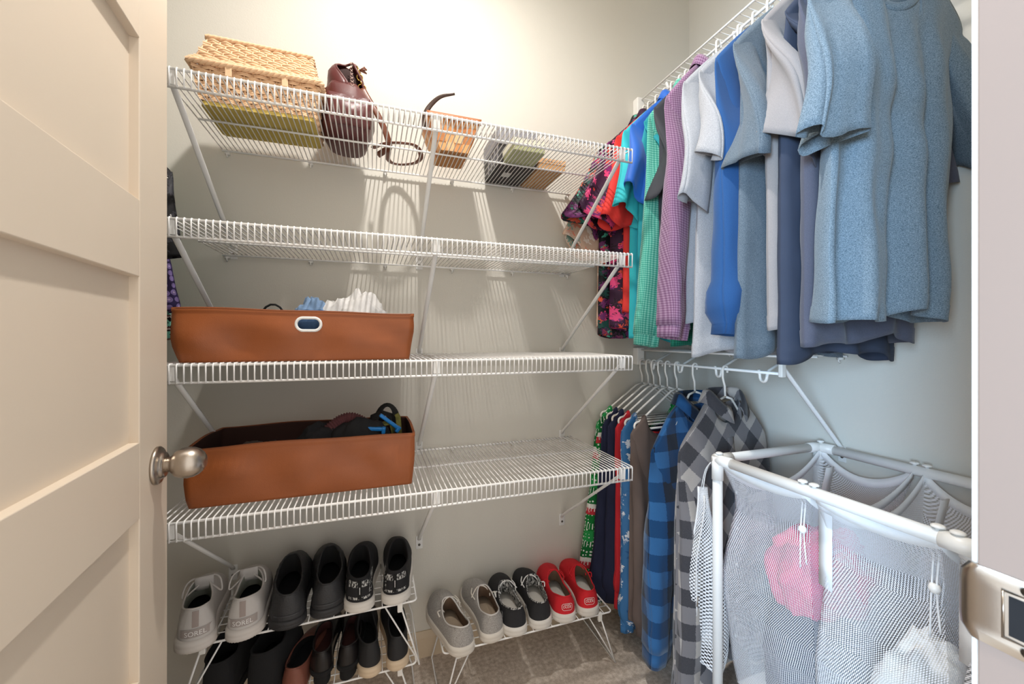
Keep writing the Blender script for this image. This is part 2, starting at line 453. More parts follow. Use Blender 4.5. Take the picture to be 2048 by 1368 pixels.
# ------------------------------------------------------------------ hangers and garments
def hanger(label, x, y, zrod, rot=0, group='white plastic hangers', half=.195, drop=.115):
    m = M(); r = .0115; zc = -.0015
    hook = [(r*.9, 0, -.012)]+arc(0, zc, r, 0, 180, 10)+[(-r, 0, -.026), (-r*.7, 0, -.038), (-.002, 0, -.052), (0, 0, -.086)]
    m.tube(hook, .0033, 8)
    o = thing('clothes_hanger', label, 'hanger', (x, y, zrod), rot, group)
    obj('hook', m, HANGW, o)
    b = M(); zt = -.086
    for s in (-1, 1):
        pts = [(0, 0, zt), (s*.03, 0, zt-.008), (s*(half-.025), 0, zt-drop+.012)]
        pts += [(s*(half-.012+.012*sin(radians(a))), 0, zt-drop-.004+.013*cos(radians(a))) for a in range(20, 181, 32)]
        b.tube(pts, .0038, 8)
    b.tube([(-half+.012, 0, zt-drop-.017), (half-.012, 0, zt-drop-.017)], .0036, 8)
    obj('arms', b, HANGW, o)
    return o

def garment(name, label, cat, mat, x, y, z, rot=0, W=.22, SHO=.205, drop=.12, L=.74, T=.028, nk=.34, nd=.075, nb=.015,
            fold=.016, nf=3.0, sharp=.4, seed=1, sl=.2, sw=(.095, .078), sang=(14, 14), sthick=.022, S=.02, sturn=(0, 0), long=False, cuff=None,
            flare=.05, shirt=False, smat=None, cmat=None, inner=None, group=None, hem_wave=.011, sy=(-.012, -.012), collar=True, lean=0, cuffw=.045, bend=(0, 0), shift=0, slr=None, clabel=None):
    R = random.Random(seed); ph = [R.uniform(0, 6.28) for _ in range(12)]
    root = thing(name, label, cat, (x, y, z), rot, group)
    def hw(t): return lerp(SHO, W*(1+flare*t), sstep(t/.16))
    def topz(s, front):
        a = abs(s)
        if a < nk: return -(nd if front else nb)*sqrt(max(0, 1-(a/nk)**2)) - .0
        return -drop*((a-nk)/(1-nk))**1.15
    def fl(s, t):
        q = s*nf*pi/2
        a = sin(q+ph[0]+.5*t); b = 1-2*abs(sin(q*.8+ph[1]+.3*t)); c = sin(q*2.3+ph[2]-.4*t)
        f = lerp(a, b, sharp)*.75+c*.3
        wr = noise.noise(Vector((s*4+seed, t*5, seed*1.3)))*.22
        return fold*((t+.12)**.75)*(f+wr)
    ts = [0, .02, .05, .09, .13, .17]+[.17+.783*k/22 for k in range(1, 23)]+[.957, .97, .985, 1.0]
    ns = 46; rings = []; uvs = []
    for t in ts:
        ring = []; uv = []
        e = .0014 if t > .955 else 0
        for half in (0, 1):
            for k in range(ns+1):
                p = k/ns; s = (-1+2*p) if half == 0 else (1-2*p)
                s = s*(1.12-.12*abs(s))
                X = s*hw(t)+shift*t
                zt = topz(s, half == 0)
                zb = -L+hem_wave*sin(s*3.1+ph[3])+hem_wave*.6*sin(s*7+ph[4])
                Z = lerp(zt, zb, t)
                th = T*sqrt(max(0, 1-s**4))*(.22+.78*min(1, t*3.2))+e
                f0 = fl(s, t); fb = lerp(f0, fl(s*.93+.2, t), (1-s*s)*.5)
                yy = (-th+f0) if half == 0 else (th+fb)
                wr = noise.noise(Vector((X*14+seed*3, Z*10, half*7+seed)))*.0035+noise.noise(Vector((X*26+Z*9+seed, Z*5, half*5)))*.005*(1-s**4)+abs(noise.noise(Vector((X*9-abs(Z)*6*s, Z*7+seed, half*3))))*.007*(1-s**4)
                wr *= min(1, th/.014)
                ring.append((X, yy+wr+lean*t, Z)); uv.append((X+half*.7, Z))
        rings.append(ring); uvs.append(uv)
    m = M(); m.loft(rings, True, uvs=uvs)
    # close the shoulder seam outside the neckline by a thin strip of faces
    n2 = 2*(ns+1)
    for k in range(ns):
        sm = abs((-1+2*(k+.5)/ns))
        if sm > nk*.98: m.f.append((k+1, k, n2-1-k, n2-2-k))
    obj('body', m, mat, root, solid=.0016)
    # sleeves
    for si, side in enumerate((-1, 1)):
        Lq = (slr or (sl, sl))[si]
        a0 = radians(sang[si]); d = Vector((side*sin(a0), 0, -cos(a0))); wd = Vector((side*cos(a0), 0, sin(a0)))
        tip = Vector((side*SHO, 0, -drop))
        w0, w1 = sw; nr = 26 if long else 15; na = 30; rings = []; uvs = []
        c = tip-wd*w0*.97+d*.012
        # the armhole end is slanted so it meets the shoulder line
        for j in range(nr+1):
            t = j/nr; a = lerp(w0, w1, sstep(t)); b = sthick*(.15+.85*sstep(t*2.6))
            L0 = Lq*t
            bx = bend[si]*sin(t*pi)*Lq if long else 0
            if long and t > .93 and cuff == 'rib': a *= .72; b *= .8
            elif long and t > .82 and cuff == 'rib': a *= 1+.10*sin((t-.82)/.11*pi); b *= 1.25
            ce = c+d*L0+Vector((side*bx, sy[si]*sstep(t*(3 if long else 1.6)), 0))
            tw = radians(sturn[si])*sstep(t); wv = wd*cos(tw)+Vector((0, -1, 0))*sin(tw); bv = d.cross(wv)
            if bv.y > 0: bv = -bv
            ring = []; uv = []
            for k in range(na+1):
                th = 2*pi*k/na; q = cos(th)
                off = S*t*sin(3.3*q+ph[5+si])+S*.35*t*sin(7.1*q+ph[7+si])
                wr = noise.noise(Vector((q*3+seed, t*(8 if long else 3), si*5+sin(th))))*(.006 if long else .004)
                slant = wv*0
                P = ce+wv*(a*q)+bv*(b*sin(th)*(1+.25*sin(3*th+ph[9]))+off+wr)
                kk = (1-t)**(14 if long else 5)
                sx_ = min(1, max(0, abs(P.x)/SHO)); zl = topz(sx_, False)-.003
                P.z = lerp(P.z, zl, kk); P.y = lerp(P.y, fl(side*sx_, 0), kk*.9)
                if not long: P = P+d*(.018*t*sin(2.4*q+ph[6])+.010*t*sin(th+ph[8])+.007*t*sin(3*th+ph[7]))
                ring.append(P); uv.append((side*.4+a*th*.55, -L0))
            rings.append(ring); uvs.append(uv)
        sm = M(); sm.loft(rings, False, uvs=uvs)
        so = obj('sleeve', sm, smat or mat, root, solid=.0016)
        if long and cuff == 'band':
            last = rings[-1]; cen = sum((Vector(p) for p in last), Vector())/len(last)
            cr = []
            cu = []
            for j, (o, dz) in enumerate(((1.05, -.0), (1.07, .012), (1.05, cuffw*.6), (1.0, cuffw))):
                cr.append([cen+(Vector(p)-cen)*o*.88+d*(dz-.012) for p in last]); cu.append([(k*.006, dz) for k in range(len(last))])
            cm = M(); cm.loft(cr, False, uvs=cu); co = obj('cuff', cm, cmat or smat or mat, so, solid=.0016)
    # collar or neck rib
    rx = SHO*nk; 
    if collar and shirt:
        cr = []; cu = []
        for (e, dz, dy) in ((1.0, -.012, 0), (.92, .020, 0), (.94, .028, 0), (1.12, .022, .004), (1.34, -.010, .010)):
            ring = []; uv = []
            for k in range(33):
                a = radians(-90+18+ (360-36)*k/32)
                fx = cos(a)*rx*e; fy = sin(a)*(.042*e)
                zz = dz-(.055*max(0, -sin(a))**1.5)*(1.0 if e < 1.1 else 1.15)
                ring.append((fx, fy+.004, zz)); uv.append((k*.012, dz+e*.05))
            cr.append(ring); cu.append(uv)
        cm = M(); cm.loft(cr, False, uvs=cu); obj('collar', cm, cmat or mat, root, solid=.0016, label=clabel)
        pm = M(); nb_ = 0; rows = []
        pts = []
        for k in range(25):
            t = .06+.9*k/24; s = shift*0; f = -(T*(.22+.78*min(1, t*3.2)))+fl(0, t)-.0035
            pts.append((shift*t, f+lean*t, lerp(-nd, -L, t)))
        rows = [[(p[0]-.014, p[1], p[2]) for p in pts], [(p[0]+.014, p[1]-.0005, p[2]) for p in pts]]
        pm.loft(rows, False, uvs=[[(q[0], q[2]) for q in r] for r in rows]); po = obj('placket', pm, mat, root, solid=.0014)
        for k in range(2, 24, 4):
            p = pts[k]; obj('button', M().lathe([(.0001, -.0032), (.0045, -.003), (.005, -.0018), (.005, 0)], 12, 'y', (p[0], p[1]-.001, p[2])), PLASTW, po)
    elif collar:
        ring_pts = []
        for k in range(ns+1):
            s = -nk+2*nk*k/ns; ring_pts.append((s*SHO, -T*.25+fl(s, 0), topz(s*.999, True)-.004))
        for k in range(1, ns):
            s = nk-2*nk*k/ns; ring_pts.append((s*SHO, T*.25+fl(s, 0), topz(s*.999, False)+.002))
        cm = M(); cm.tube(ring_pts, .009, 8, closed=True, flat=.35, up=(0, 1, 0)); obj('neck_rib', cm, cmat or mat, root, label=clabel)
    return root

ROD = ZU-.047
def upper(name, label, cat, mat, y, rot=0, hl=None, dx=0, dz=0, **k):
    z = ROD-.080+dz
    g = garment(name, label, cat, mat, RX+dx, y, z, radians(rot), **k)
    hanger('white plastic hanger '+hl, RX+dx*.5, y, ROD, radians(rot), half=k.get('SHO', .205)-.03, drop=k.get('drop', .12)+.012-dz)
    return g
BH = heather('blue_heather', '#536470', '#8999a5', 480)
SLATE = heather('slate_jersey', '#4a4c59', '#5f6170', 600, .25, (.2, .8))
LGRAY = heather('warm_gray_jersey', '#8c8685', '#a49e9c', 600, .25, (.2, .8))
GBLUE = heather('gray_blue_heather', '#505e6a', '#7b8791', 520)
SWEAT = heather('royal_fleece', '#294f82', '#355f95', 700, .3, (.2, .8))
ASH = heather('ash_heather', '#97979a', '#bebec1', 560)
ASH2 = heather('cool_ash_heather', '#989a9e', '#bebfc4', 560)
PURP = plaid('purple_gingham', '#6f4a6b', '#8e6b88', '#ab8da6', .0034, fuzz=False)
CHAR = plain('charcoal_jersey', '#3a3b40', .9, bump=.2, bs=700, var=.1)
GREENG = plaid('sea_green_gingham', '#2f8f7c', '#57b09c', '#8fd0bd', .0034, fuzz=False)
POLO = plain('cobalt_knit', '#0f5fc0', .65, bump=.15, bs=900, var=.08, sheen=.2)
AQUA = plain('aqua_jersey', '#2fb7bf', .8, bump=.15, bs=800)
TEAL = plain('teal_jersey', '#178f99', .8, bump=.15, bs=800)
RED = plain('red_jersey', '#e2332c', .75, bump=.15, bs=800)
DGREEN = plaid('dark_green_check', '#0f4a3c', '#17604e', '#1f7560', .003, fuzz=False)
FLO1 = floral('plum_floral', '#3a1c38', [('#7a2d6d', .030), ('#24141f', .024), ('#e0487f', .017), ('#e0523f', .012)], 17, .3)
FLO2 = floral('black_palm_floral', '#14171c', [('#1f4a45', .026), ('#c03a70', .016), ('#57b9a0', .010), ('#d8573c', .011), ('#6b2c63', .016)], 19, 1.1)
FLO3 = floral('peach_floral', '#d9b9a2', [('#e58a72', .02), ('#7fa79c', .016), ('#f2e4d8', .014)], 20, 2.2)
DNAVY = plain('dark_navy_cotton', '#343d50', .9, bump=.2, bs=700, var=.1)
BLKH = plain('black_brown_jersey', '#4d4745', .9, bump=.2, bs=700, var=.1)


T1 = dict(W=.185, SHO=.2, sw=(.08, .066), sturn=(58, 0), sy=(-.03, -.01), sthick=.030)
def tee(name, label, mat, y, hl, cat='T-shirt', rot=2, **k):
    d = dict(T1); d.update(k); return upper(name, label, cat, mat, y, rot, hl, **d)
tee('t_shirt', 'large blue heather T-shirt hanging nearest, its whole front facing out', BH, .535, 'inside the large blue heather T-shirt', rot=-3, dx=-.022,
    dz=-.045, W=.168, SHO=.225, drop=.125, L=.76, T=.030, fold=.030, nf=4.4, sharp=.85, seed=4, sl=.28, sw=(.060, .042), sang=(11, 30), sthick=.034, S=.026, sturn=(48, -6), sy=(-.03, -.01), nk=.36, nd=.115, shift=-.035, flare=.08, slr=(.285, .27))
tee('t_shirt', 'slate purple-gray T-shirt just behind the large blue heather T-shirt', SLATE, .612, 'inside the slate T-shirt',
    L=.85, seed=12, sl=.33, sang=(9, 20), S=.030, fold=.018, W=.195, dx=.01)
tee('t_shirt', 'dark navy T-shirt whose hem hangs lowest under the large blue T-shirt', DNAVY, .655, 'inside the dark navy T-shirt',
    L=.885, W=.20, SHO=.185, seed=17, sl=.16, sang=(4, 18), S=.01, fold=.014, sw=(.08, .065), dx=.01)
tee('t_shirt', 'warm light gray T-shirt with pale sleeve in front of the blue-gray one', LGRAY, .688, 'inside the warm light gray T-shirt',
    L=.83, seed=21, sl=.265, sang=(12, 20), S=.028, fold=.020, flare=.06)
tee('t_shirt', 'blue-gray heather T-shirt between the light gray tee and the blue sweatshirt', GBLUE, .762, 'inside the blue-gray heather T-shirt',
    L=.88, W=.18, seed=33, sturn=(42, 0), sthick=.024, sl=.29, sang=(15, 18), S=.028, fold=.022, flare=.12)
upper('sweatshirt', 'royal blue long-sleeved sweatshirt with ribbed cuff among the gray T-shirts', 'sweatshirt', SWEAT, .825, 3, 'inside the royal blue sweatshirt',
      L=.68, W=.19, SHO=.20, seed=41, long=True, sl=.70, sw=(.082, .055), sang=(5, 6), sturn=(20, 0), sthick=.036, S=.008, cuff='rib', fold=.012, T=.032, slr=(.70, .66), sy=(-.018, -.01))
tee('t_shirt', 'pale ash gray T-shirt next to the royal blue sweatshirt', ASH, .87, 'inside the pale ash T-shirt beside the sweatshirt',
    L=.89, seed=52, sl=.24, sang=(14, 16), S=.032, fold=.018, W=.195, flare=.12)
tee('t_shirt', 'cool gray heather T-shirt right beside the purple checked shirt', ASH2, .92, 'inside the cool gray heather T-shirt beside purple shirt',
    L=.80, SHO=.205, seed=57, sl=.345, sw=(.085, .075), sang=(14, 16), S=.034, fold=.018)
upper('dress_shirt', 'purple gingham long-sleeved shirt with collar and buttoned cuff', 'shirt', PURP, .99, 6, 'inside the purple gingham shirt', dx=-.02,
      L=.78, W=.20, SHO=.205, drop=.135, seed=63, long=True, sl=.66, sw=(.085, .05), sang=(8, 6), sturn=(25, 0), sthick=.032, S=.016, cuff='band', shirt=True, fold=.030, bend=(.03, 0), sy=(-.03, -.01), nf=3.4, sharp=.7)
tee('polo_shirt', 'charcoal short-sleeved shirt between the purple and sea green shirts', CHAR, 1.055, 'inside the charcoal shirt', 'shirt',
    L=.80, seed=71, sl=.27, sang=(15, 16), S=.014, fold=.016)
upper('dress_shirt', 'sea green gingham long-sleeved shirt with its sleeve hanging straight', 'shirt', GREENG, 1.10, 3, 'inside the sea green gingham shirt',
      L=.84, W=.185, SHO=.19, seed=77, long=True, sl=.70, sw=(.08, .055), sang=(8, 6), sturn=(20, 0), sthick=.026, S=.010, cuff='band', shirt=True, fold=.016)
tee('t_shirt', 'deep teal T-shirt whose hem runs long below the green and blue shirts', TEAL, 1.135, 'inside the deep teal T-shirt',
    L=.86, W=.20, SHO=.18, seed=95, sl=.18, sw=(.08, .07), sang=(8, 14), S=.008, fold=.010)
tee('polo_shirt', 'cobalt blue polo shirt with a slit hem beside the sea green shirt', POLO, 1.165, 'inside the cobalt blue polo shirt', 'polo shirt',
    L=.755, W=.18, SHO=.205, seed=83, sl=.235, sang=(20, 16), sw=(.088, .078), sturn=(8, 0), S=.010, fold=.014, shirt=True)
tee('t_shirt', 'aqua T-shirt with its sleeve showing left of the cobalt polo shirt', AQUA, 1.205, 'inside the aqua T-shirt',
    L=.83, SHO=.205, seed=91, sl=.285, sang=(20, 16), sturn=(10, 0), S=.018, fold=.014)
tee('t_shirt', 'bright red T-shirt with its sleeve showing beside the plum floral shirt', RED, 1.245, 'inside the bright red T-shirt',
    L=.76, SHO=.205, seed=101, sl=.31, sang=(22, 16), sturn=(8, 0), S=.010, fold=.014)
tee('tropical_shirt', 'plum purple floral short-sleeved shirt beside the red T-shirt', FLO1, 1.29, 'inside the plum floral shirt', 'shirt',
    L=.82, W=.205, SHO=.205, seed=107, sl=.30, sw=(.095, .085), sang=(33, 16), sturn=(5, 0), S=.014, fold=.018, shirt=True)
tee('tropical_shirt', 'black shirt with green palm leaves and pink flowers, last but one by the corner', FLO2, 1.335, 'inside the black palm leaf shirt', 'shirt',
    L=.83, W=.23, SHO=.205, seed=113, sl=.31, sw=(.095, .085), sang=(36, 16), sturn=(5, 0), S=.014, fold=.018, shirt=True)
tee('tropical_shirt', 'peach floral short-sleeved shirt hanging last by the corner', FLO3, 1.366, 'inside the peach floral shirt', 'shirt',
    L=.80, W=.215, SHO=.205, seed=119, sl=.38, sw=(.095, .085), sang=(28, 16), S=.008, fold=.006, sthick=.014, T=.018, sturn=(0, 0), sy=(0, 0))
upper('dress_shirt', 'dark green checked shirt showing only its long tail below the purple shirt', 'shirt', DGREEN, 1.025, 2, 'inside the dark green checked shirt',
      L=.86, W=.19, SHO=.18, seed=127, sl=.2, sw=(.08, .07), sang=(6, 14), S=.008, fold=.012, dx=.03)

# lower bar
RODL = ZL-.047
def lower(name, label, cat, mat, y, rot=0, hl=None, dx=0, dz=0, **k):
    g = garment(name, label, cat, mat, RX+dx, y, RODL-.080+dz, radians(rot), **k)
    hanger('white plastic hanger '+hl, RX, y, RODL, radians(rot), **(dict() if 'nk' in k else dict(half=k.get('SHO', .205)-.03, drop=k.get('drop', .12)+.012-dz)))
    return g
FLG = plaid('gray_buffalo_flannel', '#2c2d33', '#777476', '#b7b0a9', .052, .78)
FLGS = plaid('gray_buffalo_flannel_straight', '#2c2d33', '#777476', '#b7b0a9', .046)
FLB = plaid('blue_buffalo_flannel', '#202226', '#1e4875', '#386da3', .05)
BROWN = plain('taupe_fleece', '#6b5c55', .95, bump=.25, bs=600, var=.08)
SNOW = floral('blue_snowflake_knit', '#3a72a6', [('#e3e9ef', .015), ('#285d90', .007)], 26, .8)
NAVY = plain('navy_knit', '#1d2340', .9, bump=.25, bs=600, var=.12)
REDK = plain('red_knit', '#c92630', .9, bump=.25, bs=600)
UGLY = knit('green_holiday_knit', [(0, lin('#1e7d3a')), (.3, lin('#c33a44')), (.42, lin('#e6e3dc')), (.5, lin('#1f6e39')), (.8, lin('#2f9a50'))], .20, '#eef0ea', 75)
lower('flannel_shirt', 'gray and black buffalo plaid flannel shirt hanging nearest on the lower bar', 'flannel shirt', FLG, .975, 9, 'inside the gray plaid flannel shirt',
      dz=-.01, L=.80, W=.215, SHO=.205, drop=.135, seed=203, long=True, sl=.70, sw=(.088, .058), sang=(5, 4), sturn=(12, 0), sthick=.032, S=.006, cuff='band', shirt=True, fold=.022, smat=FLGS, T=.035, cuffw=.06, slr=(.735, .70), nf=2.2)
lower('flannel_shirt', 'blue and black buffalo plaid flannel shirt behind the gray plaid one', 'flannel shirt', FLB, 1.10, 10, 'inside the blue plaid flannel shirt',
      dz=-.035, L=.70, W=.20, SHO=.205, drop=.135, seed=211, long=True, sl=.60, sw=(.09, .06), sang=(7, 4), sturn=(15, 0), sthick=.034, S=.008, cuff='band', shirt=True, fold=.024, T=.034, cuffw=.06, bend=(.03, 0), nf=2.6)
WN = dict(nk=.72, nd=.10, nb=.09, collar=False, drop=.055, long=True, dz=-.09)
lower('sweater', 'plain taupe brown sweater between the blue plaid shirt and snowflake sweater', 'sweater', BROWN, 1.185, 5, 'inside the taupe brown sweater',
      L=.70, W=.21, SHO=.208, seed=221, sl=.66, sw=(.085, .06), sang=(3, 4), sthick=.034, S=.01, cuff='rib', fold=.016, **WN)
lower('sweater', 'blue holiday sweater scattered with white snowflakes', 'sweater', SNOW, 1.235, 4, 'inside the blue snowflake sweater',
      L=.74, W=.215, SHO=.208, seed=227, sl=.68, sw=(.085, .06), sang=(4, 4), sthick=.028, S=.01, cuff='rib', fold=.016, **WN)
lower('sweater', 'red knit sweater hanging between the snowflake and navy sweaters', 'sweater', REDK, 1.275, 4, 'inside the red knit sweater',
      L=.72, W=.205, SHO=.206, seed=233, sl=.62, sw=(.085, .06), sang=(3, 4), sthick=.026, S=.01, cuff='rib', fold=.012, **WN)
lower('sweater', 'dark navy knit sweater next to the red sweater', 'sweater', NAVY, 1.312, 3, 'inside the navy sweater beside the red one',
      L=.70, W=.21, SHO=.208, seed=239, sl=.63, sw=(.085, .06), sang=(5, 4), sthick=.026, S=.01, cuff='rib', fold=.014, **WN)
lower('sweater', 'dark navy knit sweater right beside the green holiday sweater', 'sweater', NAVY, 1.345, 2, 'inside the navy sweater beside the green one',
      L=.70, W=.215, SHO=.208, seed=241, sl=.64, sw=(.085, .06), sang=(8, 4), sthick=.024, S=.01, cuff='rib', fold=.012, **WN)
lower('sweater', 'green and red holiday sweater with white motifs, last by the corner', 'sweater', UGLY, 1.383, 1, 'inside the green holiday sweater',
      L=.70, W=.225, SHO=.208, seed=251, sl=.70, sw=(.085, .065), sang=(11, 4), sthick=.020, S=.008, cuff='rib', fold=.008, **WN)

# left wall clothes, only a sliver shows past the door
FLOK = floral('black_white_floral', '#121215', [('#e8e6e2', .006), ('#3a3a40', .02), ('#d9d7d2', .004)], 24, 4.0)
DOT = dots('purple_dots', '#2c1f4c', '#7d6ba0', .017)
STRP = knit('teal_stripe_knit', [(0, lin('#7fd0bd')), (.35, lin('#2a2a30')), (.5, lin('#d8d2cc')), (.6, lin('#7a5a58')), (.75, lin('#8cd8c6'))], .03, '#1a1a1e', 40)
def leftc(label, mat, y, hl, dx=0, **k):
    garment('blouse', label, 'blouse', mat, LX+dx, y, 1.75-.047-.080, 0, **k)
    hanger('white plastic hanger '+hl, LX, y, 1.75-.047, 0)
leftc('black blouse with small white flowers, sliver showing past the door edge', FLOK, 1.20, 'inside the black flowered blouse', dx=.100, L=.5, W=.15, SHO=.195, seed=301, long=True, sl=.2, sw=(.1, .1), sang=(8, 7), S=.01, fold=.01)
leftc('purple blouse with lilac polka dots, sleeve showing under the black blouse', DOT, 1.245, 'inside the purple dotted blouse', dx=.082, L=.6, W=.14, SHO=.16, seed=303, long=True, sl=.33, sw=(.085, .075), sang=(8, 12), S=.012, fold=.01)
leftc('teal striped top with dark bottom, low beside the door edge', STRP, 1.29, 'inside the teal striped top', dx=.06, L=.62, W=.14, SHO=.17, seed=305, long=True, sl=.40, sw=(.09, .075), sang=(8, 8), S=.012, fold=.01)

# ------------------------------------------------------------------ storage bins
def leather(name, c, rough=.55, var=.12, vs=14, bump=.25, coat=0):
    t = NT(name); c = lin(c); n = t.noise(vs, 4)
    col = t.mix(n, tuple(x*(1-var*1.6) for x in c[:3])+(1,), tuple(min(1, x*(1+var)) for x in c[:3])+(1,))
    t.bump(t.noise(420, 3), bump, .0008)
    return t.done(col, rough, 0, .4, 0, coat)
BINM = leather('saddle_brown_fabric', '#99542a', .42)
BINI = leather('bin_lining', '#3a211a', .8)
def bin_(label, x0, x1, y0, y1, z, h, seed, flare=.010, grip=False):
    root = thing('storage_bin', label, 'storage bin', ((x0+x1)/2, (y0+y1)/2, z))
    hx, hy = (x1-x0)/2, (y1-y0)/2; r = random.Random(seed)
    def ring(t, inset, warp=1):
        pts = []
        N = 30
        base = []
        for (ax, ay, bx, by, n) in ((-1, -1, 1, -1, 44), (1, -1, 1, 1, 18), (1, 1, -1, 1, 44), (-1, 1, -1, -1, 18)):
            for k in range(n): base.append((lerp(ax, bx, k/n), lerp(ay, by, k/n)))
        for (u, v) in base:
            X = u*(hx+flare*t-inset); Y = v*(hy+flare*.6*t-inset)
            if abs(u) > .97 and abs(v) > .9: X *= .992; Y *= .985
            bow = sin(t*pi)*.004+.0
            q = noise.noise(Vector((X*9+seed, Y*9, t*2.0+X*3)))*.017*sin(min(1, t*1.15)*pi)
            wob = .0025*sin(u*2.4+seed)*t+.0012*sin(u*6+seed*2)*t*t
            if abs(v) >= .999: Y += v*(bow+q)
            if abs(u) >= .999: X += u*(bow+q*.3)
            pts.append((X, Y, t*h+(wob+.003*sin(v*3+seed))*(1 if t > .3 else 0)))
        return pts
    m = M(); ts = [0, .04, .15, .3, .45, .6, .75, .88, .92, .94, .96, 1]
    rings = [ring(t, -.0012 if t in (.94, .96, 1) else 0) for t in ts]+[ring(t, .0045) for t in ts[::-1]]
    rings[-1] = [(p[0], p[1], .004) for p in rings[-1]]
    m.loft(rings, True, True, True)
    body = obj('bin_body', m, BINM, root)
    body.data.materials.append(BINI)
    nb = 124; k0 = 12*nb
    for p in body.data.polygons:
        if min(p.vertices) >= k0: p.material_index = 1
    if grip:
        gx, gz = .012, h*.735
        cut = M(); o1 = [(gx+a*1.0, -hy-.05, gz+b) for a, b, _ in rrect(.0235, .0125, .012)][::-1]
        cut.loft([o1, [(p[0], -hy+.02, p[2]) for p in o1]], True, True, True)
        co = obj('cut', cut, None, root, False)
        md = body.modifiers.new('b', 'BOOLEAN'); md.object = co; md.operation = 'DIFFERENCE'; md.solver = 'EXACT'
        dg = bpy.context.evaluated_depsgraph_get(); dg.update()
        me = bpy.data.meshes.new_from_object(body.evaluated_get(dg)); body.modifiers.clear(); body.data = me
        bpy.data.objects.remove(co)
        gm = M(); cr = [(gx+a, -hy-.0085, gz+b) for a, b, _ in rrect(.0255, .0145, .0140, 8)]
        gm.tube(cr, .0034, 8, closed=True)
        obj('grip_ring', gm, METALW, root, label='white oval grip ring')
    rim = M(); rim.tube([(p[0]*1.003, p[1]*1.004, p[2]-.0005) for p in ring(1.0, .001)], .0022, 6, closed=True)
    obj('rim_piping', rim, leather('bin_piping', '#8a4c28', .5), root)
    return root
ZC3, ZC4 = 1.0435, .7175
bin_('saddle brown fabric bin with white oval grip on the third shelf', -.388, .088, 1.035, 1.375, ZC3, .114, 3, .010, True)
bin_('saddle brown open fabric bin on the lowest shelf, seen from above with belts inside', -.386, .098, 1.078, 1.31, ZC4, .136, 8, .006)

def heap(name, label, cat, mat, loc, size, seed, amp=.35, fr=2.2, rot=0, flat=.0, group=None, n=26):
    """a crumpled pile of cloth"""
    m = M(); rings = []; uvs = []
    for j in range(n+1):
        ph = pi*j/n; ring = []; uv = []
        for k in range(2*n):
            a = 2*pi*k/(2*n); d = Vector((sin(ph)*cos(a), sin(ph)*sin(a), cos(ph)))
            nz = noise.noise(d*fr+Vector((seed, 0, 0)))+.5*noise.noise(d*fr*2.3+Vector((0, seed, 0)))+.35*(1-2*abs(noise.noise(d*fr*2+Vector((seed, seed, 0)))))
            r = 1+amp*nz
            p = Vector((d.x*size[0]*r, d.y*size[1]*r, d.z*size[2]*r))
            if p.z < -size[2]*.55: p.z = -size[2]*.55
            p.z += size[2]*.55
            ring.append(p); uv.append((a*.08, ph*.1))
        rings.append(ring); uvs.append(uv)
    m.loft(rings, True, uvs=uvs)
    o = obj(name, m, mat); o.location = loc; o.rotation_euler = (0, 0, rot)
    return tag(o, label, cat, group)
DENIM = plain('denim', '#39567c', .9, var=.25, vs=160, bump=.3, bs=700)
LBLUE = plain('washed_blue_cotton', '#7f9cc0', .9, bump=.2, bs=500)
WHITEC = plain('white_cotton', '#e6e4e2', .9, bump=.25, bs=400)
STRAPB = plain('black_webbing', '#161616', .8, bump=.3, bs=600)
heap('folded_jeans', 'dark blue denim folded inside the bin with oval grip', 'jeans', DENIM, (-.14, 1.092, ZC3+.006), (.17, .044, .072), 5, .08)
heap('cloth', 'washed blue cloth poking over the rim of the bin with oval grip', 'cloth', LBLUE, (-.155, 1.24, ZC3+.006), (.05, .06, .095), 9, .25)
heap('shirt', 'crumpled white shirt heaped above the rim of the bin with oval grip', 'shirt', WHITEC, (-.045, 1.24, ZC3+.006), (.095, .07, .105), 14, .28, 2.6)
def loopthing(name, label, cat, mat, pts, r, flat=1.0, up=None, closed=False, n=8):
    m = M(); m.tube(pts, r, n, True, closed, flat, up); return tag(obj(name, m, mat), label, cat)
loopthing('belt_buckle', 'thin black belt loop sticking up over the rim of the bin with oval grip', 'belt', STRAPB,
          [(-.245+.032*cos(radians(a)), 1.20, ZC3+.085+.055*sin(radians(a))) for a in range(-40, 221, 20)], .0045, .6)
# inside the lower bin
heap('cap', 'dark gray cap lying in the left of the open lower bin', 'cap', plain('charcoal_felt', '#232326', .95, bump=.4, bs=500, bd=.002), (-.13, 1.19, ZC4+.006), (.065, .055, .092), 21, .15)
heap('pouch', 'soft black pouch in the middle of the open lower bin', 'pouch', BLACK, (-.03, 1.165, ZC4+.006), (.085, .05, .099), 25, .14)
heap('folded_cloth', 'dark brown folded cloth at the left end of the open lower bin', 'cloth', plain('dark_brown_cloth', '#4a403b', .9, bump=.3), (-.27, 1.18, ZC4+.006), (.07, .06, .07), 27, .18)
def elastic_belt():
    root = thing('elastic_belt', 'plum stretch belt with silver buckle across the open lower bin', 'belt', (0, 0, 0))
    pts = [(-.112+.115*t, 1.185+.02*t, ZC4+.130+.028*sin(pi*min(1, t*1.15))) for t in [k/46 for k in range(47)]]
    m = M(); m.tube(pts, [.0165+.0045*(k % 2) for k in range(47)], 12, flat=.8, up=(0, -.3, 1))
    obj('belt_band', m, plain('plum_elastic', '#6e4246', .85, bump=.4, bs=500, bd=.001), root, False)
    b = M(); b.tube([(x-.128, 1.182+y, ZC4+.134+y*.4) for x, y, _ in rrect(.026, .015, .010)], .0020, 6, closed=True); obj('buckle', b, plain('bright_steel', '#c9c7c4', .2, 1), root)
elastic_belt()
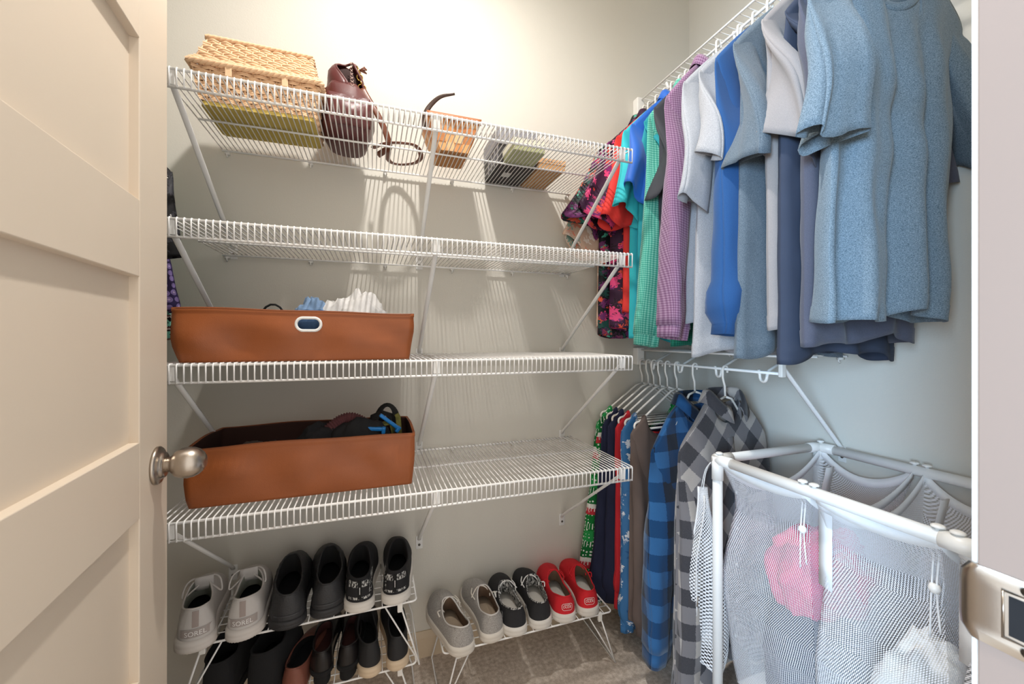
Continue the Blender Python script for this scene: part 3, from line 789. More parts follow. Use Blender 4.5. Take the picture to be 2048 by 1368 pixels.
def webbing(label, col, pts, r=.011):
    m = M(); m.tube(pts, r, 8, flat=.16, up=(0, -.4, 1)); return tag(obj('strap', m, col), label, 'strap')
CAMO = plain('olive_camo_webbing', '#7c7a3e', .85, var=.6, vs=120)
BLUEP = plain('bright_blue_plastic', '#1e86d8', .4)
webbing('black nylon strap looping up above the right end of the lower bin', STRAPB, [(.040+.026*cos(radians(a)), 1.225, ZC4+.014+.125+.046*sin(radians(a))) for a in range(-30, 211, 15)])
webbing('wide black strap folded behind the blue clip in the lower bin', STRAPB, [(.0, 1.20, ZC4+.014+.10), (.006, 1.205, ZC4+.014+.142), (.03, 1.215, ZC4+.014+.150), (.052, 1.225, ZC4+.014+.137), (.06, 1.23, ZC4+.014+.09)], .016)
webbing('olive camouflage strap lying at right in the lower bin', CAMO, [(.015, 1.185, ZC4+.014+.08), (.02, 1.18, ZC4+.014+.125), (.048, 1.18, ZC4+.014+.128), (.058, 1.18, ZC4+.014+.10)], .012)
webbing('yellow and black patterned strap against the right wall of the lower bin', CAMO, [(.074, 1.19, ZC4+.014+.07), (.07, 1.215, ZC4+.014+.135), (.062, 1.235, ZC4+.014+.15), (.058, 1.25, ZC4+.014+.12)], .008)
def clip(label, c, rz, ry):
    o = thing('plastic_clip', label, 'clip', c, (0, ry, rz))
    boxo('clip_bar', (-.034, .034, -.007, .007, -.005, .005), BLUEP, o, .003)
    boxo('clip_hook', (.026, .036, -.009, .009, -.012, .006), BLUEP, o, .003)
clip('bright blue plastic clip slanting over the straps in the lower bin', (.045, 1.17, ZC4+.014+.132), .1, .7)
clip('bright blue plastic clip lying low beside the black pouch in the lower bin', (-.002, 1.145, ZC4+.014+.122), -.1, .1)

# ------------------------------------------------------------------ things on the topmost shelf
ZC1 = 1.6557
def wicker():
    root = thing('wicker_basket', 'large lidded wicker picnic basket at the left end of the topmost shelf', 'basket', (-.2665, 1.2415, ZC1), 0)
    cane = plain('honey_wicker', '#e6bf98', .6, var=.14, vs=60, bump=.2, bs=300)
    t = NT('olive_board'); OL = t.done(t.mix(t.noise(12), lin('#b59c48'), lin('#ccb660')), .7)
    o = M(); o.loft([[(x*1.0, y, .001) for x, y, _ in rrect(.124, .082, .012)], [(x, y, .010) for x, y, _ in rrect(.124, .082, .012)]], True, True, True)
    obj('base_board', o, OL, root, False, label='olive green base board')
    def per(hx, hy, n):
        pts = []; P = 4*(hx+hy)
        for k in range(n):
            s = P*k/n
            for (ax, ay, bx, by) in ((-hx, -hy, hx, -hy), (hx, -hy, hx, hy), (hx, hy, -hx, hy), (-hx, hy, -hx, -hy)):
                l = abs(bx-ax)+abs(by-ay)
                if s <= l:
                    u = s/l; pts.append((lerp(ax, bx, u), lerp(ay, by, u), (by-ay)/l, -(bx-ax)/l)); break
                s -= l
        return pts
    def weave(name, rows, z0, z1, h0, h1, nst=26):
        m = M(); st = M(); n = nst*4
        for r in range(rows):
            f = (r+.5)/rows; hx, hy = lerp(h0[0], h1[0], f), lerp(h0[1], h1[1], f); z = lerp(z0, z1, f)
            for strand in (-1, 1):
                pts = [(x+nx*.0032*cos(pi*k/2+r*pi), y+ny*.0032*cos(pi*k/2+r*pi), z+strand*(z1-z0)/rows*.24+.0006*sin(k*1.7+r)) for k, (x, y, nx, ny) in enumerate(per(hx, hy, n))]
                m.tube(pts, abs(z1-z0)/rows*.27, 6, closed=True)
        a = per(h0[0], h0[1], nst*2); b = per(h1[0], h1[1], nst*2)
        for p, q in zip(a, b): st.tube([(p[0], p[1], z0), (q[0], q[1], z1)], .0019, 6)
        o = obj(name, m, cane, root, stuff=True); obj('stakes', st, cane, o, stuff=True)
    def braid(name, hx, hy, z, r, n=90):
        m = M()
        for ph in (0, pi*2/3, pi*4/3):
            pts = []
            for k, (x, y, nx, ny) in enumerate(per(hx, hy, n*2)):
                a = k*.9+ph; pts.append((x+nx*r*.55*cos(a), y+ny*r*.55*cos(a), z+r*.55*sin(a)))
            m.tube(pts, r*.62, 6, closed=True)
        obj(name, m, cane, root, stuff=True)
    inn = M(); inn.loft([rrect(.118, .076, .01, z=.006), rrect(.129, .088, .01, z=.093), rrect(.127, .086, .01, z=.096), rrect(.108, .058, .01, z=.176)], True, True, True)
    obj('shadow_core', inn, plain('wicker_shadow_core', '#b98b62', .9, var=.2, vs=80), root)  # solid core in darker cane colour, standing in for shade between strands
    weave('body_weave', 9, .010, .088, (.124, .082), (.136, .094))
    braid('body_rim', .1425, .101, .093, .0066)
    weave('lid_weave', 6, .102, .170, (.133, .090), (.114, .064))
    braid('lid_rim', .139, .097, .101, .0045)
    braid('lid_edge', .116, .064, .176, .0058, 70)
    tp = M(); 
    for r in range(12):
        y = lerp(-.055, .055, r/11)
        tp.tube([(lerp(-.108, .108, k/60), y, .176+.0022*cos(pi*k/2+r*pi)) for k in range(61)], .0046, 6)
    obj('lid_top', tp, cane, root, stuff=True)
    for s in (-1, 1):
        boxo('strap_tab', (s*.06-.007, s*.06+.007, -.1045, -.1015, .066, .094), cane, root, .001)
wicker()

def handbag():
    root = thing('handbag', 'slouchy dark brown leather handbag with folded-over top on the topmost shelf', 'handbag', (-.067, 1.285, ZC1), radians(4))
    LE = leather('oxblood_leather', '#5a2c2b', .38, .22, 22, .3)
    ST = leather('tan_brown_strap', '#6b3a26', .4, .1, 30)
    m = M(); rings = []
    for (z, hx, hy, cx, cy) in ((0, .040, .055, .0, .012), (.006, .052, .072, 0, .008), (.03, .066, .086, 0, 0), (.07, .072, .090, 0, -.004), (.105, .070, .078, 0, 0), (.125, .062, .066, 0, 0), (.150, .054, .054, -.004, 0), (.163, .044, .044, -.006, 0), (.158, .036, .036, -.006, 0)):
        ring = []
        for k in range(48):
            a = 2*pi*k/48; q = (abs(cos(a))**.75*(1 if cos(a) > 0 else -1), abs(sin(a))**.75*(1 if sin(a) > 0 else -1))
            nz = noise.noise(Vector((cos(a)*1.4, sin(a)*1.4, z*16)))*.010*(1 if .02 < z else .2)+abs(noise.noise(Vector((cos(a)*2.5, sin(a)*2.5, z*30+4))))*.006
            ring.append((cx+q[0]*(hx+nz), cy+q[1]*(hy+nz), z+.002*sin(3*a)*(z > .05)))
        rings.append(ring)
    m.loft(rings, True, True, True); body = obj('bag_body', m, LE, root)
    fl = M(); rr = []
    for z, e, w0, w1, dx in ((.150, .056, 28, 332, -.004), (.165, .053, 28, 332, -.005), (.185, .050, 22, 318, -.007), (.205, .045, 14, 300, -.008), (.222, .037, 8, 280, -.006), (.233, .025, 4, 262, -.002), (.238, .010, 0, 250, .002)):
        ring = []
        for k in range(29):
            a = radians(lerp(w0, w1, k/28)-62); q = e*(1+.05*sin(4*a+z*60))
            ring.append((dx+q*cos(a), q*.95*sin(a), z-.010*max(0, -cos(a-.3))*0+.010*(cos(a) > 0)*cos(a)*(z > .18)))
        rr.append(ring)
    fl.loft(rr, False); obj('folded_top', fl, LE, root, solid=.004)
    rb = M(); rb.tube([g[0] for g in rr]+[g[-1] for g in rr[::-1]], .0034, 8); obj('rolled_edge', rb, LE, root)
    iv = M(); iv.loft([[(-.006+.040*e*cos(radians(a)), .038*e*sin(radians(a)), z) for a in range(0, 360, 15)] for e, z in ((1, .158), (.9, .19), (.6, .215), (.2, .226))], True, True, True); obj('dark_opening', iv, plain('bag_opening_shade', '#2a1614', .95), root)  # dark solid plug, its colour stands in for shade inside the open top
    pk = M(); pr = []
    for j in range(9):
        t = j/8; pr.append([(lerp(-.055, .055, k/16), -.087-.018*sin(pi*k/16)**.6*sin(pi*min(1, t*1.1+.05))**.6+.004*noise.noise(Vector((k*.4, t*4, 2))), .022+.085*t) for k in range(17)])
    pk.loft(pr, False); obj('front_pocket', pk, LE, root, solid=.003)
    stit = M()
    for k in range(7):
        z = .150+.011*k; stit.tube([(.004, -.053+.0013*k-.0045, z), (.014-.001*k, -.053+.0013*k-.0045, z+.007)], .0009, 5)
        stit.tube([(.014-.001*k, -.053+.0013*k-.0046, z), (.004, -.053+.0013*k-.0046, z+.007)], .0009, 5)
    obj('cross_stitching', stit, plain('pale_thread', '#b79c93', .8), root)
    rg = M(); rg.tube([(.030+.0075*cos(radians(a)), -.030, .197+.0095*sin(radians(a))) for a in range(0, 360, 24)], .0017, 6, closed=True)
    rg.tube([(.022, -.028, .228), (.027, -.030, .215), (.030, -.030, .207)], .0028, 6)
    rg.tube([(.031, -.031, .188), (.036, -.032, .178)], .0030, 8); rg.tube([(.036+.010*cos(radians(a)), -.032+.002, .170+.008*sin(radians(a))) for a in range(0, 360, 24)], .0016, 6, closed=True)
    obj('strap_ring', rg, BRASS, root, label='brass clasp ring')
    ts = M(); 
    for k in range(6): ts.tube([(.030, -.022, .222), (.044+.003*(k % 3), -.024+.004*(k//3), .222-.003*k+.012)], .0022, 5)
    obj('tassel', ts, ST, root)
    # strap: from ring down to the shelf, coils to the right and back
    P = [(.037, -.033, .165), (.052, -.040, .135), (.075, -.048, .095), (.095, -.050, .055), (.108, -.045, .022), (.112, -.03, .008), (.10, -.005, .006), (.085, .03, .006)]
    s1 = M(); s1.tube(smooth(P, 40), .0095, 8, flat=.2, up=(.15, -1, -.25)); obj('shoulder_strap', s1, ST, root)
    L = [(.068, .0, .012), (.09, -.03, .013), (.115, -.05, .014), (.15, -.058, .016), (.185, -.048, .020), (.205, -.02, .018), (.213, .015, .011), (.200, .055, .010), (.165, .082, .010), (.135, .082, .010), (.118, .055, .010), (.115, .01, .012), (.112, -.03, .013)]
    s2 = M(); s2.tube(smooth(L, 90), .0080, 8, flat=.22, up=(0, 0, 1)); obj('coiled_strap', s2, ST, root)
def smooth(P, n):
    P = [Vector(p) for p in P]; P = [P[0]*2-P[1]]+P+[P[-1]*2-P[-2]]; out = []
    for i in range(n+1):
        u = i/n*(len(P)-3); k = min(int(u), len(P)-4); t = u-k; a, b, c, d = P[k:k+4]
        out.append(.5*((2*b)+(-a+c)*t+(2*a-5*b+4*c-d)*t*t+(-a+3*b-3*c+d)*t**3))
    return out
handbag()

def chip_basket():
    root = thing('woven_basket', 'small woven wood strip basket with brown leather flap and strap on the topmost shelf', 'basket', (.232, 1.268, ZC1), radians(0))
    WD = [plain('wood_strip_%d' % i, c, .55, var=.18, vs=40, bump=.2, bs=200) for i, c in enumerate(('#c98a52', '#d8a068', '#b97743', '#e0b384'))]
    R = random.Random(4)
    def face(ax, h0, h1, dist0, dist1, nx, nz, H, outward):
        for i in range(nx):
            for j in range(nz):
                u0, u1 = -1+2*i/nx, -1+2*(i+1)/nx; z0, z1 = H*j/nz, H*(j+1)/nz
                m = M(); up = .0022 if (i+j) % 2 else .0008
                vs = []
                for (u, z) in ((u0, z0), (u1, z0), (u1, z1), (u0, z1)):
                    f = z/H; a = u*.985*lerp(h0, h1, f); d = lerp(dist0, dist1, f)
                    for e in (0, up+.0012):
                        p = (a, -(d+e), z) if ax == 'f' else ((d+e)*outward, a, z)
                        if ax == 'b': p = (a, d+e, z)
                        vs.append(p)
                m.add(vs, [(0, 2, 4, 6), (7, 5, 3, 1), (0, 1, 3, 2), (2, 3, 5, 4), (4, 5, 7, 6), (6, 7, 1, 0)])
                obj('wood_strip', m, R.choice(WD), root, False, .0006)
    H = .100
    core = M(); core.loft([rrect(.042, .058, .004, z=.0), rrect(.080, .066, .004, z=H-.004)], True, True, True)
    obj('basket_core', core, plain('basket_core_wood', '#b57d49', .8), root, False)
    face('f', .042, .080, .058, .066, 4, 4, H, 1); face('r', .058, .066, .042, .080, 4, 4, H, 1); face('r', .058, .066, .042, .080, 4, 4, H, -1); face('b', .042, .080, .058, .066, 4, 4, H, 1)
    LEA = leather('basket_flap_leather', '#a5673f', .45)
    fp = M(); rows = []
    for j in range(7):
        t = j/6; rows.append([(lerp(-.082, .082, k/14), -.070+.140*t, H+.004+.012*sin(pi*t)**.7*(1-.3*abs(2*k/14-1))) for k in range(15)])
    rows.insert(0, [(p[0], -.0735, H-.016+.006*abs(sin(k*.45))) for k, p in enumerate(rows[0])])
    fp.loft(rows, False); obj('flap', fp, LEA, root, solid=.003)
    st = M(); st.tube(smooth([(-.084, -.02, H-.02), (-.080, -.02, H+.02), (-.062, -.022, H+.052), (-.034, -.03, H+.076), (.006, -.04, H+.086)], 24), [.0085-.005*(k/24)**2 for k in range(25)], 8, flat=.22, up=(.3, .9, .3)); obj('strap', st, leather('dark_strap', '#3e2a20', .4), root)
chip_basket()

GREYB = plain('gray_card', '#8b8a90', .6, var=.03); SAGE = plain('sage_card', '#a9ab84', .7, var=.03); SAGEL = plain('cream_card', '#d9d7c3', .7, var=.03)
KRAFT = plain('kraft_card', '#bd8f60', .75, var=.1, vs=60); BLKC = plain('black_card', '#2a2627', .6); KRL = plain('kraft_lid', '#d3a67c', .75, var=.06)
def boxy():
    r = thing('shoe_box', 'dark gray shoe box with black base and white label, behind the small sage box', 'box', (.447, 1.322, ZC1))
    boxo('box_base', (-.066, .066, -.080, .086, 0, .075), BLKC, r, .001)
    l = boxo('box_lid', (-.069, .069, -.083, .089, .064, .118), GREYB, r, .001)
    for k in range(4):
        boxo('side_groove', (-.0672, -.0662, -.08+.035*k, -.068+.035*k, .004, .062), GREYB, r)
    boxo('label', (-.026, .002, -.018, .018, -.0004, .0002), plain('pale_label', '#c8c6c4', .6), r)
    boxo('side_label', (-.0668, -.0661, -.06, -.015, .018, .05), plain('slate_label', '#55565e', .6), r)
    r = thing('gift_box', 'small sage green box with cream lid at the front of the gray shoe box', 'box', (.447, 1.186, ZC1))
    boxo('box_base', (-.050, .050, -.052, .052, 0, .020), SAGE, r, .001)
    boxo('box_lid', (-.053, .053, -.055, .0515, .018, .036), SAGEL, r, .001)
    for k in range(9): boxo('rib', (-.046+.0105*k, -.041+.0105*k, -.0535, -.0518, .001, .018), SAGE, r)
    r = thing('kraft_box', 'flat kraft brown cardboard box at the right end of the topmost shelf', 'box', (.565, 1.322, ZC1))
    boxo('box_base', (-.047, .049, -.090, .086, 0, .026), KRAFT, r, .001)
    boxo('box_lid', (-.049, .051, -.092, .088, .018, .034), KRL, r, .001)
    m = M()
    for k in range(7): m.box(-.035+.010*k, -.029+.010*k, -.0929, -.0919, .024, .026)
    obj('printed_line', m, plain('dark_print', '#7a5333', .8), r, False)
boxy()

# ------------------------------------------------------------------ shoe racks
def rack(label, x0, x1, y0, y1, ztop, zfoot, group=None):
    root = thing('shoe_rack', label, 'shoe rack', ((x0+x1)/2, (y0+y1)/2, zfoot), 0, group)
    hx, hy, h = (x1-x0)/2, (y1-y0)/2, ztop-zfoot
    fr = M(); fr.tube(rrect(hx, hy, .012, 4, h-.003), .0026, 8, closed=True); obj('frame', fr, WIRE, root)
    wm = M()
    for k in range(1, 7): wm.tube([(-hx, lerp(-hy, hy, k/7), h-.0018), (hx, lerp(-hy, hy, k/7), h-.0018)], .0016, 6)
    for k in range(1, 18): wm.tube([(lerp(-hx, hx, k/18), -hy, h-.0005), (lerp(-hx, hx, k/18), hy, h-.0005)], .0014, 6)
    obj('deck_wires', wm, WIRE, root, stuff=True)
    for s in (-1, 1):
        m = M(); x = s*(hx-.045); xe = s*(hx+.006)
        m.tube([(x, -hy+.004, h-.004), (xe, -hy-.012, .003), (xe, hy-.012, .003), (x, hy-.004, h-.004)], .0025, 8)
        lg = obj('folding_leg', m, WIRE, root)
        m = M(); m.tube([(s*(hx-.085), -hy+.004, h-.006), (xe, -hy-.010, .008)], .0021, 8); obj('cross_strut', m, WIRE, lg)
        for sy_ in (-1, 1): boxo('leg_clip', (x-.007, x+.007, sy_*(hy-.002)-.005, sy_*(hy-.002)+.005, h-.026, h+.003), PLASTW, root, .002)
RK = 1.1795
rack('white wire shoe rack at floor level under the upper left one, holding dark shoes', -.436, .118, RK, 1.402, .172, .002)
rack('white wire shoe rack stacked on top at left, holding sneakers and black clogs', -.436, .118, RK-.005, 1.397, .354, .1755)
rack('single white wire shoe rack at right, holding gray, black and red slip-ons', .197, .766, 1.187, 1.408, .172, .002)

# ------------------------------------------------------------------ shoes
def shoe(name, label, x, y, z, rot, side, up, sole_m, Lg=.27, wid=.045, zs=.026, heel=.062, sidez=.046, tongue=.075, toe=.05, insole=None, lining=None,
         open_=(.035, .50), ow=.025, group=None, cat='shoe', pitch=0, solew=1.05, rim=True, bump=0, heelw=.82, toeh=.036, extra=None, base=0, toep=.5):
    root = thing(name, label, cat, (x, y, z), (pitch, 0, rot), group)
    def half(v):
        if v < .14: w_ = heelw*sqrt(max(0, 1-((.14-v)/.14)**2))**.9
        elif v < .72: w_ = lerp(heelw, 1.0, sstep((v-.14)/.58))-.08*sin(pi*(v-.14)/.58)
        else: w_ = max(0, 1-((v-.72)/.28)**2.2)**toep
        return wid*w_
    def cl(v): return side*.010*sin(pi*min(1, v*1.0))*(1 if v < .5 else 1)-side*.004*v
    NP = 72
    def out(k, sc=1.0):
        a = 2*pi*k/NP; v = .5-.5*cos(a); s = 1 if a < pi else -1
        return Vector((cl(v)+s*half(v)*sc, (v-.5)*Lg*(1+(sc-1)*.35)+.5*Lg, 0)), v, s, a
    def col(k):
        a = 2*pi*k/NP; v = lerp(open_[0], open_[1], .5-.5*cos(a)); s = sin(a)
        zc = lerp(heel, tongue, .5-.5*cos(a)); mid = sin(a)**2
        zc = lerp(zc, sidez, mid**1.5)
        return Vector((cl(v)+(1 if s > 0 else -1)*abs(s)**.75*ow, v*Lg, zs+zc))
    # sole
    m = M(); rings = []
    spring = lambda v: .010*max(0, (v-.72)/.28)**2
    for (sc, zz) in ((.90, 0), (.985, .002), (solew, .006), (solew*1.0, zs*.45), (solew*.985, zs*.55), (solew, zs*.62), (solew*.99, zs*.9), (.96, zs), (.90, zs)):
        ring = []
        for k in range(NP):
            p, v, s, a = out(k, sc); ring.append((p.x, p.y, base+zz*(1 if base == 0 else (zs-base)/zs)+(0 if sc == .90 and zz else spring(v))))
        rings.append(ring)
    m.loft(rings, True, True, True); so = obj('sole', m, sole_m, root)
    if base > 0:
        hb = M(); hb.loft([[(out(k, .9)[0].x*.85, min(out(k, .9)[0].y, Lg*.26), zz) for k in range(NP)] for zz in (0, base+.002)], True, True, True); obj('heel_block', hb, sole_m, root, False)
    # upper
    rows = []; nt = 16
    for j in range(nt+1):
        t = j/nt; ring = []
        for k in range(NP):
            p0, v, s, a = out(k, .97); p0.z = zs-.004+spring(v)
            c = col(k)
            hh = lerp(heel*.55, toeh, sstep((v-.1)/.8)); hh = lerp(hh, sidez*.62, sin(a)**2*.6)
            p1 = Vector((p0.x*1.05-cl(v)*.05, p0.y+(.004 if v < .05 else 0), zs+hh))
            q = .62 if v > .5 else .75
            p2 = Vector((lerp(p0.x, c.x, q), lerp(p0.y, c.y, q), lerp(zs+hh*1.55, c.z-.006, .6 if v > .5 else .85)))
            u = 1-t
            P = p0*u**3+p1*3*u*u*t+p2*3*u*t*t+c*t**3
            wr = noise.noise(Vector((P.x*38+x*9, P.y*30, P.z*38)))*.0016+bump*noise.noise(Vector((P.x*110, P.y*110, P.z*110)))
            P = P+(P-Vector((cl(v), P.y, zs+.02))).normalized()*wr if P.z > zs+.003 else P
            ring.append(P)
        rows.append(ring)
    m = M(); m.loft(rows, True); uo = obj('upper', m, up, root, solid=.0028, soff=-1)
    if lining is not None:
        li = M(); li.loft([[(cl(.5)*0+p.x*.94, lerp(p.y, Lg*.3, .03), p.z) for p in rows[-1]], [(p.x*.93, lerp(p.y, Lg*.35, .02), p.z*.0+zs+.45*(p.z-zs)) for p in rows[-1]], [(out(k, .8)[0].x, lerp(out(k, .8)[0].y, Lg*.3, .05)*1.0, zs+.004) for k in range(NP)]], True)
        obj('lining', li, lining, root)
    if insole is not None:
        i_ = M(); i_.v = [(out(k, .84)[0].x, out(k, .84)[0].y*.96+.006, zs+.0035) for k in range(NP)]; i_.f = [tuple(range(NP))]
        obj('insole', i_, insole, root, False)
    if rim:
        r_ = M(); r_.tube([p for p in rows[-1]], .0023, 6, closed=True); obj('collar_edge', r_, rim if not isinstance(rim, bool) else up, root)
    def surf(tx, tz, lift=.0012):
        # point on the heel at lateral offset tx and height tz
        best = None
        for k in list(range(-16, 17)):
            for j in range(nt+1):
                p = rows[j][k % NP]; d = (p.x-tx-cl(0.02))**2+(p.z-tz)**2
                if best is None or d < best[0]: best = (d, j, k % NP)
        j, k = best[1], best[2]
        p = rows[j][k]; k2 = (k+1) % NP; k1 = (k-1) % NP
        # local linear fit of y over x
        a, b = rows[j][k1], rows[j][k2]; dx = b.x-a.x; cl_ = lambda g: max(-1.2, min(1.2, g))
        y_ = p.y+(tx+cl(.02)-p.x)*cl_((b.y-a.y)/dx if abs(dx) > 1e-5 else 0)
        jn = min(nt, j+1); jp = max(0, j-1); dz = rows[jn][k].z-rows[jp][k].z
        y_ += (tz-p.z)*cl_((rows[jn][k].y-rows[jp][k].y)/dz if abs(dz) > 1e-5 else 0)
        return Vector((tx+cl(.02), y_-lift, tz))
    def decal(nm, tm, z0, mat_, lift=.0014, label=None):
        d = M(); d.v = [tuple(surf(v[0], z0+v[1], lift)) for v in tm.v]; d.f = tm.f
        return obj(nm, d, mat_, uo, False, label=label)
    if extra: extra(root, dict(rows=rows, out=out, surf=surf, decal=decal, zs=zs, Lg=Lg, cl=cl, NP=NP, nt=nt, upper=uo, sole=so, side=side))
    return root

def flatgrid(w_, h_, nx=8, ny=5, ox=0):
    m = M()
    for j in range(ny+1):
        for i in range(nx+1): m.v.append((ox-w_/2+w_*i/nx, -h_/2+h_*j/ny, 0))
    for j in range(ny):
        for i in range(nx): a = j*(nx+1)+i; m.f.append((a, a+1, a+nx+2, a+nx+1))
    return m
def ovalring(w_, h_, r_, t=.0011, n=40):
    m = M(); o = rrect(w_/2, h_/2, r_, 9); i = rrect(w_/2-t, h_/2-t, max(.0005, r_-t), 9); k = len(o)
    m.v = [(p[0], p[1], 0) for p in o]+[(p[0], p[1], 0) for p in i]
    m.f = [(a, (a+1) % k, (a+1) % k+k, a+k) for a in range(k)]
    return m
PALEG = plain('pale_gray_mesh', '#c9c4c0', .85, bump=.35, bs=700, var=.06); PALEG2 = plain('pale_gray_sole', '#d6cfc9', .7, var=.05)
PTAPE = plain('mauve_gray_tape', '#a3958f', .6); INNERG = plain('sage_gray_lining', '#8f9286', .9); OFFW = plain('off_white_rubber', '#e2ddd5', .6, var=.05)
WPRINT = plain('white_print', '#f2f0ee', .6)
def sneaker_bits(root, s):
    s['decal']('heel_tape', flatgrid(.013, .036, 3, 8, .0), s['zs']+.047, PTAPE, .0016)
    s['decal']('heel_band', flatgrid(.060, .018, 16, 4), s['zs']+.016, plain('heel_band_gray', '#a99f9a', .7), .0013)
    tm = textmesh('SOREL', .0150); s['decal']('lettering', tm, s['zs']+.015, WPRINT, .0024, 'white lettering across the heel')
    rb = M()
    for k in range(-11, 12):
        p = s['out'](k % s['NP'], 1.055)[0]; rb.tube([(p.x, p.y, .004), (p.x, p.y, .0155)], .0011, 5)
    obj('sole_ribs', rb, PALEG2, s['sole'], stuff=True)
    Lg = s['Lg']; lc = M()
    for sd in (-1, 1):
        lc.tube(smooth([(0, Lg*.50, .105), (sd*.020, Lg*.46, .118), (sd*.036, Lg*.40, .112), (sd*.040, Lg*.35, .088), (sd*.022, Lg*.42, .094), (0, Lg*.50, .104)], 30), .0022, 6)
    for k in range(4):
        y_ = Lg*(.52+.055*k); lc.tube([(-.022, y_, .092-.007*k), (0, y_+.004, .099-.008*k), (.022, y_, .092-.007*k)], .0022, 6)
    obj('laces', lc, PALEG, root)
    tg = M(); tg.loft([[(sx*.020, Lg*(.47-.02*t), lerp(.085, .120, t)) for sx in (-1, -.5, 0, .5, 1)] for t in (0, .3, .6, 1)], False); obj('tongue', tg, PALEG, root, solid=.005)
ZT, ZLw, ZRr = .3555, .1735, .1735
for sd, xx, yy, rz in ((-1, -.393, 1.140, 10), (1, -.300, 1.145, 7)):
    shoe('sneaker', '%s pale gray lace-up sneaker with white heel lettering on the upper left rack' % ('leftmost' if sd < 0 else 'second from left,'), xx, yy, ZT, radians(rz), sd, PALEG, PALEG2,
         Lg=.265, wid=.047, zs=.031, heel=.070, sidez=.056, tongue=.078, insole=DARK, lining=INNERG, cat='sneaker', extra=sneaker_bits, ow=.029, solew=1.1)
BRUB = plain('black_foam', '#2b2b2d', .55, bump=.4, bs=260, bd=.002, var=.1)
BLIN = plain('black_lining', '#141415', .9)
def clog_bits(root, s):
    s['decal']('heel_seam', flatgrid(.066, .0022, 24, 1), s['zs']+.012, plain('clog_seam', '#3c3c3f', .5), .0018)
for sd, xx, yy, rz in ((-1, -.203, 1.152, 3), (1, -.114, 1.168, 5)):
    shoe('clog', '%s black textured slip-on clog on the upper left rack' % ('left-hand' if sd < 0 else 'right-hand'), xx, yy, ZT, radians(rz), sd, BRUB, BRUB,
         Lg=.262, wid=.050, zs=.024, heel=.060, sidez=.062, tongue=.092, toeh=.058, insole=DARK, lining=BLIN, cat='clog', bump=.0022, ow=.032, open_=(.05, .62), heelw=.86, extra=clog_bits)
tK = NT('speckled_knit'); tn = tK.noise(240, 2)
mpK = tK.add('ShaderNodeMapping', i_Vector=tK.coord()); mpK.inputs['Scale'].default_value = (1, 1, .35)
KNIT = tK.done(tK.ramp(tK.noise(330, 2, mpK.outputs[0]), [(.47, lin('#1d1d20')), (.56, lin('#c9c9c6'))]), .9)
BKNIT = plain('black_knit', '#1c1c1f', .85, bump=.3, bs=600)
def runner_bits(root, s):
    s['decal']('heel_print', flatgrid(.058, .046, 16, 10), s['zs']+.030, KNIT, .0012)
    s['decal']('heel_panel', flatgrid(.062, .024, 16, 5), s['zs']+.026, BKNIT, .0022)
    s['decal']('pull_tape', flatgrid(.010, .046, 3, 8), s['zs']+.032, BLIN, .0030)
    s['decal']('reflective_line', flatgrid(.0014, .018, 1, 4), s['zs']+.030, WPRINT, .0036)
for sd, xx, yy, rz in ((-1, -.032, 1.160, -3), (1, .058, 1.163, -4)):
    shoe('running_shoe', '%s black running shoe with speckled heel and white sole on the upper left rack' % ('left-hand' if sd < 0 else 'rightmost'), xx, yy, ZT, radians(rz), sd, BKNIT, OFFW,
         Lg=.258, wid=.045, zs=.030, heel=.060, sidez=.058, tongue=.086, toeh=.05, insole=DARK, lining=BLIN, cat='running shoe', ow=.030, extra=runner_bits, open_=(.035, .56), solew=1.1)
# lower left rack
SUEDE = plain('black_suede', '#161618', .95, bump=.3, bs=400)
for sd, xx in ((-1, -.365), (1, -.272)):
    shoe('ankle_boot', '%s black suede ankle boot in the shade of the lower left rack' % ('left-hand' if sd < 0 else 'right-hand'), xx, 1.165, ZLw, radians(-8), sd, SUEDE, BLIN,
         Lg=.25, wid=.046, zs=.03, heel=.095, sidez=.088, tongue=.11, insole=DARK, lining=BLIN, cat='boot', ow=.034, open_=(.03, .45))
PLUM = leather('brown_patent', '#8a5648', .3, .2, 30, .1)
for sd, xx, rz, nm in ((-1, -.198, -14, 'left-hand'), (1, -.172, -30, 'right-hand')):
    if sd < 0:
        shoe('pump', 'shiny brown leather pump leaning on the lower left rack', xx, 1.165, ZLw, radians(rz), sd, PLUM, PLUM, Lg=.235, wid=.038, zs=.016, heel=.052, sidez=.038, tongue=.030, toeh=.03, insole=DARK, lining=BLIN, cat='pump', ow=.028, open_=(.03, .68))
GLOSS = leather('black_gloss_leather', '#1f1c1c', .3, .1, 30, .1)
REDIN = plain('oxblood_insole', '#4c2a28', .6)
for sd, xx in ((-1, -.128), (1, -.068)):
    shoe('heeled_loafer', '%s glossy black heeled shoe with oxblood insole on the lower left rack' % ('left-hand' if sd < 0 else 'right-hand'), xx, 1.172, ZLw, radians(-3), sd, GLOSS, BLIN,
         Lg=.235, wid=.034, zs=.040, base=.028, heel=.048, sidez=.034, tongue=.040, toeh=.032, insole=REDIN, lining=REDIN, cat='loafer', ow=.024, open_=(.04, .62))
TANS = plain('cream_foam_sole', '#d9c3a6', .6, var=.05)
for sd, xx, rz in ((-1, -.002, 4), (1, .066, 3)):
    shoe('slip_on', '%s black slip-on with thick cream sole on the lower left rack' % ('left-hand' if sd < 0 else 'rightmost'), xx, 1.160, ZLw, radians(rz), sd, plain('black_canvas_stretch', '#202022', .7, bump=.4, bs=300, bd=.001), TANS,
         Lg=.25, wid=.036, zs=.030, heel=.058, sidez=.050, tongue=.07, insole=DARK, lining=BLIN, cat='slip-on shoe', ow=.025, open_=(.04, .58), solew=1.08)
